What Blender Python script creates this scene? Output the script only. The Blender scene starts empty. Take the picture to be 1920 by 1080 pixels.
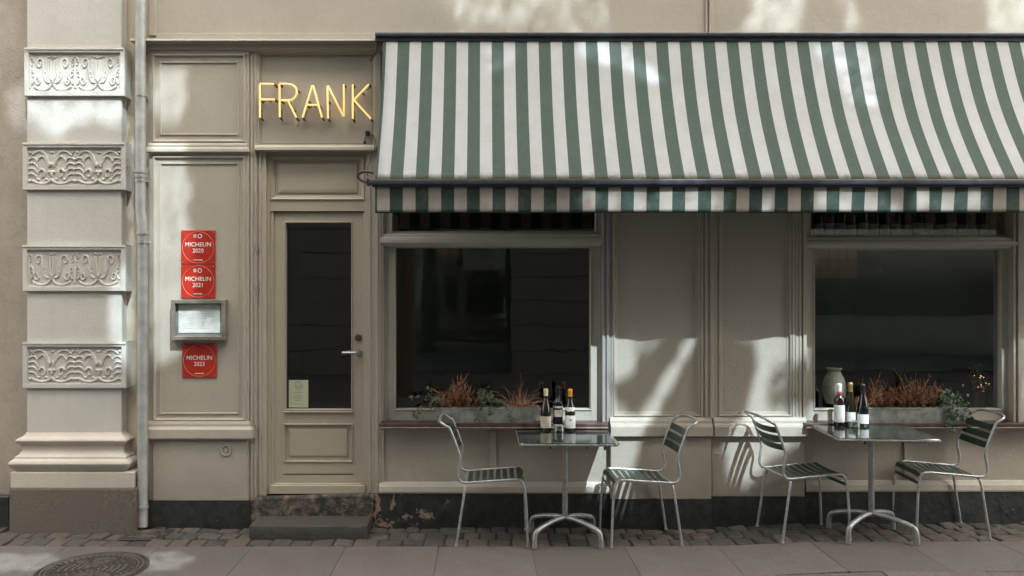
import bpy, bmesh, math, random
from mathutils import Vector, Matrix, noise
R = math.radians
random.seed(7)
SC = bpy.context.scene
COL = SC.collection

# ------------------------------------------------------------------ camera
F, D, EYE, VX, VY = 1500.0, 6.0, 1.77, 905.0, 545.0   # focal in px of a 1920 frame, distance to facade, eye height, foot of the normal
cam = bpy.data.cameras.new('camera'); camo = bpy.data.objects.new('camera', cam); COL.objects.link(camo)
camo.location = (0, -D, EYE); camo.rotation_euler = (R(90), 0, 0)
cam.lens = 36 * F / 1920; cam.sensor_width = 36
cam.shift_x = (960 - VX) / 1920; cam.shift_y = (VY - 540) / 1920
cam.clip_end = 500; cam.clip_start = .05
SC.camera = camo

# ------------------------------------------------------------------ light
SUNV = Vector((.5, -1, 1.4))           # towards the sun, per metre out of the wall
w = bpy.data.worlds.new('World'); SC.world = w; w.use_nodes = True
nt = w.node_tree; bg = nt.nodes['Background']
sky = nt.nodes.new('ShaderNodeTexSky'); sky.sky_type = 'NISHITA'; sky.sun_disc = False
sky.sun_elevation = math.atan2(1.4, math.hypot(.5, 1)); sky.sun_rotation = math.atan2(.5, -1)
sky.dust_density = 5.0; sky.ozone_density = 1.0
hs = nt.nodes.new('ShaderNodeHueSaturation'); hs.inputs['Saturation'].default_value = .25
mx = nt.nodes.new('ShaderNodeMix'); mx.data_type = 'RGBA'; mx.blend_type = 'MULTIPLY'; mx.inputs[0].default_value = 1
mx.inputs[7].default_value = (1.0, .955, .87, 1)
nt.links.new(sky.outputs[0], hs.inputs['Color']); nt.links.new(hs.outputs[0], mx.inputs[6]); nt.links.new(mx.outputs[2], bg.inputs[0])
bg.inputs[1].default_value = .15
sl = bpy.data.lights.new('sun', 'SUN'); sl.energy = 1.25; sl.angle = R(.45); sl.color = (.76, .905, 1.0)
so = bpy.data.objects.new('sun', sl); COL.objects.link(so)
so.rotation_euler = SUNV.to_track_quat('Z', 'Y').to_euler(); so.location = (5, -10, 14)
SC.view_settings.view_transform = 'Standard'; SC.view_settings.look = 'None'
SC.view_settings.gamma = 1; SC.view_settings.exposure = 2.54

# ------------------------------------------------------------------ helpers
def S(d): return F / (D - d)
def fx(px, d=0): return (px - VX) / S(d)
def fz(py, d=0): return EYE - (py - VY) / S(d)
ORI = {}
def tag(o, label=None, cat=None, group=None, kind=None):
    if label: o['label'] = label
    if cat: o['category'] = cat
    if group: o['group'] = group
    if kind: o['kind'] = kind
    return o
def thing(name, label, cat, loc=(0, 0, 0), group=None, rz=0):
    o = bpy.data.objects.new(name, None); COL.objects.link(o); o.empty_display_size = .1
    o.location = loc; o.rotation_euler = (0, 0, rz); ORI[o] = Vector(loc)
    return tag(o, label, cat, group)
def copy_tree(o, parent=None):
    c = o.copy(); COL.objects.link(c)
    if parent: c.parent = parent
    for ch in list(o.children): copy_tree(ch, c)
    return c

class MB:
    def __init__(s): s.bm = bmesh.new()
    def box(s, x0, x1, y0, y1, z0, z1, bev=0.0, seg=1, rot=None, mi=0):
        g = bmesh.ops.create_cube(s.bm, size=1)['verts']
        M = Matrix.Translation(((x0+x1)/2, (y0+y1)/2, (z0+z1)/2)) @ Matrix.Diagonal((abs(x1-x0), abs(y1-y0), abs(z1-z0), 1))
        bmesh.ops.transform(s.bm, matrix=M, verts=g)
        if bev:
            ed = list({e for v in g for e in v.link_edges})
            r = bmesh.ops.bevel(s.bm, geom=ed, offset=bev, segments=seg, affect='EDGES', profile=.5)
            g = list({v for f in r['faces'] for v in f.verts} | {v for v in g if v.is_valid})
        if rot: bmesh.ops.transform(s.bm, matrix=rot, verts=g)
        if mi:
            for f in {f for v in g for f in v.link_faces}: f.material_index = mi
        return g
    def P(s, px0, py0, px1, py1, d0, d1, bev=.002):
        """box whose FRONT face (protrusion d1 from the wall plane) covers a photo rectangle"""
        return s.box(fx(px0, d1), fx(px1, d1), -d1, -d0, fz(py1, d1), fz(py0, d1), bev)
    def face(s, pts, mi=0):
        f = s.bm.faces.new([s.bm.verts.new(p) for p in pts]); f.material_index = mi; return f
    def grid(s, rows, closed=False, mi=0):
        vs = [[s.bm.verts.new(p) for p in r] for r in rows]
        n = len(vs[0])
        for a, b in zip(vs, vs[1:]):
            for i in range(n if closed else n - 1):
                j = (i + 1) % n
                f = s.bm.faces.new((a[i], a[j], b[j], b[i])); f.material_index = mi
        return vs
    def tube(s, pts, r, n=8, cap=True, mi=0, flat=None):
        pts = [Vector(p) for p in pts]; rs = r if isinstance(r, (list, tuple)) else [r] * len(pts)
        t0 = (pts[1] - pts[0]).normalized()
        up = Vector((0, 0, 1)) if abs(t0.z) < .9 else Vector((0, 1, 0))
        nrm = (up - t0 * up.dot(t0)).normalized(); rows = []
        for i, p in enumerate(pts):
            t = (pts[min(i+1, len(pts)-1)] - pts[max(i-1, 0)]).normalized()
            nrm = (nrm - t * nrm.dot(t)).normalized(); bn = t.cross(nrm)
            row = []
            for k in range(n):
                a = 2 * math.pi * k / n
                o = (nrm * math.cos(a) + bn * math.sin(a)) * rs[i]
                if flat: o.y *= flat
                row.append(p + o)
            rows.append(row)
        vs = s.grid(rows, True, mi)
        if cap:
            for q in (vs[0][::-1], vs[-1]):
                try: s.bm.faces.new(q).material_index = mi
                except ValueError: pass
        return vs
    def lathe(s, prof, c=(0, 0, 0), n=20, mi=0):
        c = Vector(c)
        rows = [[c + Vector((r * math.cos(2*math.pi*k/n), r * math.sin(2*math.pi*k/n), z)) for k in range(n)] for r, z in prof]
        vs = s.grid(rows, True, mi)
        for q in (vs[0][::-1], vs[-1]): s.bm.faces.new(q).material_index = mi
    def rings(s, x0, x1, z0, z1, prof, fill=True):
        """rectangular mitred moulding: prof = [(inset, protrusion), ...]"""
        rows = []
        for i, d in prof:
            rows.append([(x0+i, -d, z0+i), (x1-i, -d, z0+i), (x1-i, -d, z1-i), (x0+i, -d, z1-i)])
        vs = s.grid(rows, True)
        if fill: s.bm.faces.new(vs[-1])
    def wrap(s, x0, x1, prof, d0=0.0, yb=0.0, sides=True):
        """moulding that returns round both ends: prof=[(z, protrusion)], plan grows with protrusion beyond d0"""
        rows = []
        for z, d in prof:
            e = (d - d0) if sides else 0
            rows.append([(x0-e, -yb, z), (x0-e, -d, z), (x1+e, -d, z), (x1+e, -yb, z)])
        vs = s.grid(rows)
        s.bm.faces.new(vs[0]); s.bm.faces.new(vs[-1][::-1])
    def jitter(s, amp, sc):
        for v in s.bm.verts: v.co += noise.noise_vector(v.co * sc) * amp
    def build_each(s, name, m, parent, smooth=False, crease=None):
        seen = set(); s.bm.verts.ensure_lookup_table(); groups = []
        for v in s.bm.verts:
            if v in seen: continue
            st, comp = [v], []; seen.add(v)
            while st:
                a = st.pop(); comp.append(a)
                for e in a.link_edges:
                    b = e.other_vert(a)
                    if b not in seen: seen.add(b); st.append(b)
            groups.append(comp)
        for comp in groups:
            q = MB(); mp = {v: q.bm.verts.new(v.co) for v in comp}
            for f in {f for v in comp for f in v.link_faces}: q.bm.faces.new([mp[v] for v in f.verts])
            q.build(name, m, parent, smooth, crease=crease)
        s.bm.free()
    def build(s, name, m, parent=None, smooth=False, origin=None, crease=None):
        bmesh.ops.remove_doubles(s.bm, verts=s.bm.verts, dist=1e-6)
        bmesh.ops.recalc_face_normals(s.bm, faces=s.bm.faces)
        o_ = ORI.get(parent, Vector()) if parent else Vector(origin or (0, 0, 0))
        if o_.length: bmesh.ops.translate(s.bm, verts=s.bm.verts, vec=-o_)
        me = bpy.data.meshes.new(name); s.bm.to_mesh(me); s.bm.free()
        for q in (m if isinstance(m, (list, tuple)) else [m]): me.materials.append(q)
        if smooth:
            me.polygons.foreach_set('use_smooth', [True] * len(me.polygons))
            me.set_sharp_from_angle(angle=R(crease or 40))
        o = bpy.data.objects.new(name, me); COL.objects.link(o)
        if parent: o.parent = parent; ORI[o] = o_
        else: o.location = o_; ORI[o] = o_
        return o

def textmesh(mb, txt, size, loc, bold=0.0, depth=.0004, align='CENTER', sx=1.0, mi=0, curve_r=None):
    """text in the XZ plane facing -Y added to mb"""
    cu = bpy.data.curves.new('t', 'FONT'); cu.body = txt; cu.size = size; cu.align_x = align; cu.offset = bold
    cu.extrude = depth; cu.resolution_u = 3
    ob = bpy.data.objects.new('t', cu); COL.objects.link(ob)
    bpy.context.view_layer.update()
    me = bpy.data.meshes.new_from_object(ob.evaluated_get(bpy.context.evaluated_depsgraph_get()))
    bpy.data.objects.remove(ob); bpy.data.curves.remove(cu)
    n0 = len(mb.bm.verts); f0 = len(mb.bm.faces)
    mb.bm.from_mesh(me); bpy.data.meshes.remove(me)
    mb.bm.verts.ensure_lookup_table(); mb.bm.faces.ensure_lookup_table()
    L = Vector(loc)
    for v in mb.bm.verts[n0:]:
        x, y, z = v.co
        if curve_r:
            a = x * sx / curve_r
            v.co = L + Vector((math.sin(a) * (curve_r + z), -math.cos(a) * (curve_r + z), y))
        else:
            v.co = L + Vector((x * sx, -z, y))
    for f in mb.bm.faces[f0:]: f.material_index = mi

# ------------------------------------------------------------------ materials
class NT:
    def __init__(s, name):
        s.m = bpy.data.materials.new(name); s.m.use_nodes = True; s.t = s.m.node_tree
        s.b = s.t.nodes['Principled BSDF']; s.o = s.t.nodes['Material Output']
        s.tc = s.t.nodes.new('ShaderNodeTexCoord'); s.geo = s.t.nodes.new('ShaderNodeNewGeometry')
    def n(s, typ, **kw):
        q = s.t.nodes.new(typ)
        for k, v in kw.items(): setattr(q, k, v)
        return q
    def l(s, a, b): s.t.links.new(a, b)
    def noise(s, scale, detail=4, rough=.6, stretch=None, dist=0):
        q = s.n('ShaderNodeTexNoise'); q.inputs['Scale'].default_value = scale
        q.inputs['Detail'].default_value = detail; q.inputs['Roughness'].default_value = rough; q.inputs['Distortion'].default_value = dist
        v = s.geo.outputs['Position']
        if stretch:
            mp = s.n('ShaderNodeMapping'); mp.inputs['Scale'].default_value = stretch; s.l(v, mp.inputs[0]); v = mp.outputs[0]
        s.l(v, q.inputs['Vector']); return q.outputs['Fac']
    def ramp(s, fac, stops):
        q = s.n('ShaderNodeValToRGB'); e = q.color_ramp.elements
        while len(e) < len(stops): e.new(.5)
        for i, (p, c) in enumerate(stops):
            e[i].position = p; e[i].color = (*c, 1) if isinstance(c, tuple) else (c, c, c, 1)
        s.l(fac, q.inputs[0]); return q.outputs[0]
    def mix(s, fac, a, b, mode='MIX'):
        q = s.n('ShaderNodeMix', data_type='RGBA', blend_type=mode)
        for i, v in ((0, fac), (6, a), (7, b)):
            if hasattr(v, 'node'): s.l(v, q.inputs[i])
            else: q.inputs[i].default_value = (*v, 1) if isinstance(v, tuple) else v
        return q.outputs[2]
    def math(s, op, a, b=0.0, c=None):
        q = s.n('ShaderNodeMath', operation=op)
        for i, v in enumerate((a, b) if c is None else (a, b, c)):
            if hasattr(v, 'node'): s.l(v, q.inputs[i])
            else: q.inputs[i].default_value = v
        return q.outputs[0]
    def color(s, c):
        if hasattr(c, 'node'): s.l(c, s.b.inputs['Base Color'])
        else: s.b.inputs['Base Color'].default_value = (*c, 1)
    def rough(s, r):
        if hasattr(r, 'node'): s.l(r, s.b.inputs['Roughness'])
        else: s.b.inputs['Roughness'].default_value = r
    def bump(s, h, strength=.3, dist=.01):
        q = s.n('ShaderNodeBump'); q.inputs['Strength'].default_value = strength; q.inputs['Distance'].default_value = dist
        s.l(h, q.inputs['Height']); s.l(q.outputs[0], s.b.inputs['Normal'])
    def xyz(s, obj=False):
        q = s.n('ShaderNodeSeparateXYZ'); s.l(s.tc.outputs['Object'] if obj else s.geo.outputs['Position'], q.inputs[0]); return q.outputs

def scale(c, k): return tuple(min(1, v * k) for v in c)
def paint(name, c, rough=.6, var=.12, grain=.15, bump=.15, bscale=160, dirt=0.0, streak=.0, dirtcol=(.12, .1, .07), blotch=0.0):
    m = NT(name)
    col = m.mix(m.ramp(m.noise(2.3, 5), [(.3, 0.0), (.7, 1.0)]), scale(c, 1 - var), scale(c, 1 + var * .6))
    col = m.mix(m.ramp(m.noise(120, 3, .8), [(.36, 0.0), (.64, 1.0)]), scale(c, .84), col) if grain else col
    if blotch: col = m.mix(m.math('MULTIPLY', m.ramp(m.noise(6, 8, .8), [(.5, 0.0), (.68, 1.0)]), blotch), col, scale(c, .5))
    if streak:
        st = m.ramp(m.noise(1.0, 6, .65, stretch=(14, 14, .7)), [(.50, 0.0), (.75, 1.0)])
        col = m.mix(m.math('MULTIPLY', st, streak*.5), col, scale(c, .45))
    if dirt:
        z = m.xyz()[2]
        low = m.ramp(m.math('ADD', z, m.math('MULTIPLY', m.noise(9, 5), .25)), [(.30, 1.0), (.62, 0.0)])
        col = m.mix(m.math('MULTIPLY', low, dirt), col, dirtcol)
    sp = m.ramp(m.noise(34, 5, .7), [(.27, 1.0), (.31, 0.0)])
    col = m.mix(m.math('MULTIPLY', sp, .3), col, scale(c, .5))
    m.color(col); m.rough(rough)
    h = m.math('ADD', m.noise(bscale, 3), m.math('MULTIPLY', m.noise(11, 4), 1.5))
    m.bump(h, bump, .004); return m.m

BEIGE = (.45, .41, .338)
M = {}
M['wall'] = paint('beige_wall_paint', BEIGE, .6, dirt=.25, bump=.45, streak=.12)
M['trim'] = paint('beige_joinery_paint', scale(BEIGE, 1.02), .42, var=.08, bump=.12, bscale=60, streak=.10)
M['door'] = paint('door_paint', (.46, .405, .315), .42, var=.06, bump=.1, bscale=50, streak=.08)
M['frame'] = paint('window_frame_paint', (.50, .47, .40), .4, var=.08, bump=.12, bscale=60, streak=.1)
M['greytrim'] = paint('grey_casing_paint', (.36, .35, .33), .4, var=.1, bump=.12, bscale=60, streak=.2)
M['stucco'] = paint('cream_stucco', (.555, .54, .495), .75, bump=.5, bscale=120, dirt=.15, streak=.14, dirtcol=(.35, .28, .2))
M['relief'] = paint('relief_plaster', (.555, .53, .475), .7, var=.15, bump=.35, bscale=200, streak=.2)
M['cream'] = paint('yellowed_render', (.58, .51, .40), .75, var=.2, bump=.5, streak=.25)
M['stone'] = paint('brown_render', (.36, .315, .26), .85, var=.25, bump=.8, bscale=70, dirt=.3, streak=.2, blotch=.5)
M['plaster_base'] = paint('stained_base_stone', (.53, .485, .42), .75, var=.2, bump=.5, streak=.3)

def granite(name, c1, c2, c3, bump=.5):
    m = NT(name)
    col = m.mix(m.ramp(m.noise(62, 5, .9), [(.40, 0.0), (.62, 1.0)]), c1, c2)
    col = m.mix(m.ramp(m.noise(3.5, 5), [(.4, 0.0), (.62, 1.0)]), col, c3)
    m.color(col); m.rough(.8); m.bump(m.math('ADD', m.noise(180, 3), m.math('MULTIPLY', m.noise(25, 4), 2.)), bump, .004); return m.m
M['granite'] = granite('rough_granite', (.06, .05, .04), (.20, .17, .135), (.12, .10, .08))
M['step'] = granite('step_stone', (.022, .020, .018), (.10, .09, .078), (.055, .05, .043), 1.2)

def cobble():
    m = NT('cobble_stone')
    r = m.n('ShaderNodeAttribute', attribute_name='tone').outputs['Fac']
    base = m.ramp(r, [(0, (.055, .056, .056)), (.3, (.10, .09, .078)), (.6, (.135, .118, .095)), (.85, (.155, .115, .09)), (1, (.085, .08, .076))])
    col = m.mix(m.ramp(m.noise(70, 5, .85), [(.38, 0.0), (.62, 1.0)]), m.mix(.6, base, (.02, .018, .016)), base)
    m.color(col); m.rough(m.ramp(m.noise(20), [(.3, .55), (.7, .8)])); m.bump(m.math('ADD', m.noise(160, 3), m.math('MULTIPLY', m.noise(30, 4, stretch=(1, 4, 1)), 2.5)), .9, .006); return m.m
M['cobble'] = cobble()
def slab():
    m = NT('pavement_slab')
    r = m.n('ShaderNodeAttribute', attribute_name='tone').outputs['Fac']
    base = m.ramp(r, [(0, (.120, .106, .092)), (1, (.155, .136, .119))])
    col = m.mix(m.ramp(m.noise(75, 5, .9), [(.38, 0.0), (.60, 1.0)]), m.mix(.55, base, (.03, .027, .025)), base)
    col = m.mix(m.ramp(m.noise(4, 6, .65), [(.45, 0.0), (.7, .55)]), col, (.085, .072, .066))
    col = m.mix(m.ramp(m.noise(60, 2, .5), [(.70, 0.0), (.73, .6)]), col, (.3, .28, .25))
    m.color(col); m.rough(.78); m.bump(m.noise(300, 3), .5, .003); return m.m
M['slab'] = slab()
def simple(name, c, rough=.5, metal=0.0, spec=.5, noise_amt=.0, nscale=40, bump=0.0):
    m = NT(name)
    if noise_amt: m.color(m.mix(m.ramp(m.noise(nscale, 4), [(.35, 0.0), (.65, 1.0)]), scale(c, 1-noise_amt), scale(c, 1+noise_amt*.5)))
    else: m.color(c)
    m.rough(rough); m.b.inputs['Metallic'].default_value = metal; m.b.inputs['Specular IOR Level'].default_value = spec
    if bump: m.bump(m.noise(nscale * 3, 3), bump, .003)
    return m.m
M['mortar'] = simple('joint_sand', (.045, .038, .03), .95, noise_amt=.5, nscale=90, bump=.6)
M['asphalt'] = simple('asphalt', (.035, .034, .033), .9, noise_amt=.3, nscale=120, bump=.6)

def plinth():
    m = NT('black_tarred_plinth')
    x, y, z = m.xyz()
    base = m.mix(m.ramp(m.noise(14, 5), [(.35, 0.0), (.65, 1.0)]), (.012, .014, .014), (.034, .037, .036))
    # chips gather beside the doorway
    dx = m.math('ABSOLUTE', m.math('SUBTRACT', x, -.80)); near = m.math('SUBTRACT', 1.0, m.math('MULTIPLY', dx, 1.15))
    near = m.math('MAXIMUM', near, 0.0)
    ch = m.math('ADD', m.noise(13, 7, .7, dist=.4), m.math('MULTIPLY', near, .19))
    f = m.ramp(ch, [(.70, 0.0), (.735, 1.0)])
    sand = m.mix(m.noise(40, 4), (.36, .26, .17), (.17, .11, .08))
    col = m.mix(f, base, sand)
    dots = m.ramp(m.noise(60, 2, .4), [(.755, 0.0), (.77, 1.0)])
    col = m.mix(m.math('MULTIPLY', dots, .8), col, (.33, .31, .27))
    m.color(col); m.rough(m.ramp(m.noise(8), [(.3, .35), (.7, .6)])); m.bump(m.math('SUBTRACT', m.noise(25, 6), m.math('MULTIPLY', f, .6)), .6, .01); return m.m
M['plinth'] = plinth()
def threshold():
    m = NT('worn_threshold')
    f = m.ramp(m.noise(11, 8, .8, dist=.2), [(.45, 0.0), (.60, 1.0)])
    m.color(m.mix(f, (.03, .031, .03), m.mix(m.ramp(m.noise(7, 5), [(.45, 0.0), (.62, 1.0)]), (.13, .105, .085), (.30, .215, .14)))); m.rough(.7); m.bump(m.noise(25, 6), .7, .01); return m.m
M['threshold'] = threshold()

def awning(dark=1.0, hang=False):
    m = NT('striped_valance' if hang else 'striped_canvas')
    x, y, z = m.xyz()
    fr = m.math('FRACT', m.math('DIVIDE', m.math('ADD', x, .708 + 17.22), .1722))
    e = m.ramp(fr, [(0, 0.0), (.004, 1.0), (.49, 1.0), (.497, 0.0)])
    white = m.mix(m.ramp(m.noise(5, 6, .7), [(.35, 0.0), (.7, 1.0)]), (.475, .485, .495), (.41, .415, .415))
    green = m.mix(m.ramp(m.noise(6, 5, .7), [(.35, 0.0), (.7, 1.0)]), (.034, .066, .053), (.046, .080, .066))
    if hang: white = m.mix(.75, white, (.46, .39, .32)); green = m.mix(.8, green, (.010, .042, .030))  # same stripes in deeper tones, the valance's shade put into the colour
    col = m.mix(e, green, white)
    col = m.mix(m.ramp(m.noise(150, 3, .8), [(.35, .0), (.68, .22)]), col, (.2, .2, .19))
    if not hang:
        mil = m.math('ADD', z, m.math('MULTIPLY', m.noise(22, 6, .75), .10))
        f = m.ramp(m.math('SUBTRACT', mil, 2.5), [(.060, 1.0), (.120, 0.0)])
        col = m.mix(m.math('MULTIPLY', f, .92), col, (.11, .092, .04))
        spots = m.ramp(m.noise(30, 5, .8), [(.69, 0.0), (.76, .5)])
        col = m.mix(spots, col, (.25, .22, .17))
    else:
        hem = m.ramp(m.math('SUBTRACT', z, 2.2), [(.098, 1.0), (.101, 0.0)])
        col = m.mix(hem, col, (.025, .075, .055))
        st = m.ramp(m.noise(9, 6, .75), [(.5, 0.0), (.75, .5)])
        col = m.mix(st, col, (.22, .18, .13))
    m.color(col); m.rough(.85); m.bump(m.noise(700, 2), .25, .002)
    return m.m
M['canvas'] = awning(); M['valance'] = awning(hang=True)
M['dkbar'] = simple('dark_grey_aluminium', (.085, .09, .108), .38, .3, noise_amt=.2, nscale=15)
M['galv'] = simple('galvanised_steel', (.47, .48, .48), .36, .6, noise_amt=.25, nscale=30, bump=.1)
M['pipe'] = simple('zinc_downpipe', (.44, .45, .435), .5, .4, noise_amt=.22, nscale=9, bump=.15)
M['zinc'] = simple('weathered_zinc', (.34, .35, .33), .55, .3, noise_amt=.4, nscale=14, bump=.2)
M['galvdark'] = simple('grey_galvanised_steel', (.36, .37, .37), .42, .6, noise_amt=.25, nscale=30, bump=.1)
M['slat'] = simple('dark_green_slat', (.022, .045, .033), .38, noise_amt=.3, nscale=30)
M['top'] = simple('glossy_green_tabletop', (.020, .036, .031), .09, spec=1.0, noise_amt=.4, nscale=6)
M['top'].node_tree.nodes['Principled BSDF'].inputs['IOR'].default_value = 2.0
M['iron'] = simple('cast_iron', (.045, .040, .037), .6, .3, noise_amt=.4, nscale=60, bump=.4)
M['black'] = simple('black_rubber', (.012, .012, .012), .5)
M['steel'] = simple('brushed_steel', (.55, .54, .52), .3, .9)
M['brass'] = simple('aged_brass', (.16, .12, .07), .45, .6)
M['sill'] = simple('oxblood_sill', (.085, .05, .04), .38, noise_amt=.45, nscale=18, bump=.25)
M['sill_lip'] = simple('worn_sill_lip', (.24, .165, .13), .5, noise_amt=.4, nscale=18)
M['red'] = simple('red_plaque_enamel', (.44, .03, .016), .35, noise_amt=.15, nscale=9)
M['white'] = simple('white_print', (.75, .73, .68), .5)
M['pink'] = simple('pale_ring_print', (.75, .35, .25), .5)
M['boxwood'] = simple('grey_bronze_frame', (.23, .205, .165), .4, .25, noise_amt=.15, nscale=25)
M['paper'] = simple('menu_paper', (.80, .80, .77), .7, noise_amt=.06, nscale=20)
M['ink'] = simple('faded_ink', (.48, .48, .46), .7)
M['notice'] = simple('pale_green_notice', (.44, .47, .33), .6)
M['inkgreen'] = simple('green_ink', (.09, .13, .06), .6)
M['labelw'] = simple('white_wine_label', (.68, .67, .64), .6, noise_amt=.05, nscale=80)
M['labelc'] = simple('cream_wine_label', (.58, .49, .39), .6, noise_amt=.08, nscale=80)
M['capc'] = simple('cream_foil', (.62, .54, .36), .35)
M['capo'] = simple('orange_foil', (.80, .30, .02), .35)
M['capg'] = simple('gold_foil', (.35, .27, .10), .35, .5)
M['capr'] = simple('red_foil', (.48, .06, .05), .4)
M['capb'] = simple('black_foil', (.015, .015, .02), .3)
M['vase'] = simple('cream_ceramic', (.66, .62, .50), .3, noise_amt=.2, nscale=10)
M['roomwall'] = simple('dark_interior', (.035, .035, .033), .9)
M['opp'] = paint('opposite_stone', (.10, .097, .092), .85, var=.2, bump=.6, bscale=50, streak=.3)
M['bark'] = simple('blocker_bark', (.07, .055, .04), .9, noise_amt=.4, nscale=20, bump=.8)
M['leaf'] = simple('blocker_leaf', (.06, .085, .03), .6, noise_amt=.4, nscale=5)
def vary(name, stops, scale_, rough=.6):
    m = NT(name); m.color(m.ramp(m.noise(scale_, 3, .7), stops)); m.rough(rough); return m.m
M['heather'] = vary('russet_heather', [(.28, (.05, .03, .015)), (.42, (.30, .13, .07)), (.55, (.60, .32, .19)), (.70, (.55, .45, .28))], 45)
M['straw'] = vary('dry_straw_blades', [(.3, (.20, .08, .045)), (.5, (.55, .28, .17)), (.7, (.65, .45, .30))], 40)
M['ivy'] = vary('ivy_leaf', [(.3, (.03, .055, .025)), (.55, (.06, .11, .05)), (.75, (.15, .20, .11))], 30, .4)
M['twig'] = simple('twig', (.07, .045, .028), .8)
def bottleglass(name, c):
    m = NT(name); m.color(c); m.rough(.06); m.b.inputs['Specular IOR Level'].default_value = .8
    m.b.inputs['Coat Weight'].default_value = .3; return m.m
M['glg'] = bottleglass('olive_bottle_glass', (.011, .012, .004)); M['glb'] = bottleglass('dark_bottle_glass', (.004, .0045, .006))
M['glr'] = bottleglass('red_wine_glass', (.018, .006, .006))
def windowglass():
    m = NT('window_glass'); m.t.nodes.remove(m.b)
    tr = m.n('ShaderNodeBsdfTransparent'); tr.inputs[0].default_value = (.86, .875, .86, 1)
    gl = m.n('ShaderNodeBsdfGlossy'); gl.inputs['Roughness'].default_value = .015
    lw = m.n('ShaderNodeLayerWeight'); lw.inputs[0].default_value = .5
    k = m.math('ADD', m.math('MULTIPLY', m.math('POWER', lw.outputs['Facing'], 5.0), .8), .125)
    bp = m.n('ShaderNodeBump'); bp.inputs['Strength'].default_value = .05; bp.inputs['Distance'].default_value = .02
    m.l(m.noise(2.2, 2), bp.inputs['Height']); m.l(bp.outputs[0], gl.inputs['Normal'])
    mx = m.n('ShaderNodeMixShader'); m.l(k, mx.inputs[0]); m.l(tr.outputs[0], mx.inputs[1]); m.l(gl.outputs[0], mx.inputs[2]); m.l(mx.outputs[0], m.o.inputs[0]); return m.m
M['glass'] = windowglass()
def clearglass():
    m = NT('clear_glass'); m.t.nodes.remove(m.b)
    tr = m.n('ShaderNodeBsdfTransparent'); tr.inputs[0].default_value = (.85, .88, .86, 1)
    gl = m.n('ShaderNodeBsdfGlossy'); gl.inputs['Roughness'].default_value = .03
    lw = m.n('ShaderNodeLayerWeight'); lw.inputs[0].default_value = .55
    mx = m.n('ShaderNodeMixShader'); m.l(lw.outputs['Facing'], mx.inputs[0]); m.l(tr.outputs[0], mx.inputs[1]); m.l(gl.outputs[0], mx.inputs[2]); m.l(mx.outputs[0], m.o.inputs[0]); return m.m
M['clear'] = clearglass()
def coverglass():
    m = NT('cover_glass'); m.t.nodes.remove(m.b)
    tr = m.n('ShaderNodeBsdfTransparent'); tr.inputs[0].default_value = (.97, .98, .97, 1)
    gl = m.n('ShaderNodeBsdfGlossy'); gl.inputs['Roughness'].default_value = .02
    mx = m.n('ShaderNodeMixShader'); mx.inputs[0].default_value = .03; m.l(tr.outputs[0], mx.inputs[1]); m.l(gl.outputs[0], mx.inputs[2]); m.l(mx.outputs[0], m.o.inputs[0]); return m.m
M['cover'] = coverglass()
M['ironlite'] = simple('worn_cast_iron', (.12, .105, .09), .5, .3, noise_amt=.3, nscale=60)
M['shop'] = simple('dark_shop_backing', (.10, .13, .12), .9, noise_amt=.4, nscale=.7)
def emit(name, c, s, base=(.8, .7, .5)):
    m = NT(name); m.color(base); m.b.inputs['Emission Color'].default_value = (*c, 1); m.b.inputs['Emission Strength'].default_value = s; m.rough(.3); return m.m
M['neon'] = emit('neon_tube', (1, .60, .17), .15, (.75, .58, .28))
M['fairy'] = emit('fairy_light', (1, .72, .3), .8)
M['lamp'] = emit('lamp_glow', (1, .75, .3), 1.5)
M['tile'] = simple('ochre_tile', (.45, .31, .09), .4)

# ------------------------------------------------------------------ ground
def gz(x):                                # the pavement climbs a little to the right
    t = max(0, min(1, (x - 1.45) / .9)); return .033 * t * t * (3 - 2 * t)
mb = MB()
mb.box(-150, 150, -150, 30, -.30, -.13); o = mb.build('road', M['asphalt']); tag(o, kind='structure')
mb = MB()
xs = [-9, -6, -4, -2, 0, 1.45, 1.6, 1.75, 1.9, 2.05, 2.2, 2.4, 3.5, 5, 9]
mb.grid([[(x, .02, gz(x) - .012) for x in xs], [(x, -1.10, gz(x) - .012) for x in xs], [(x, -1.12, -.2) for x in xs]])
o = mb.build('pavement', M['mortar']); tag(o, kind='structure')

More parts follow.
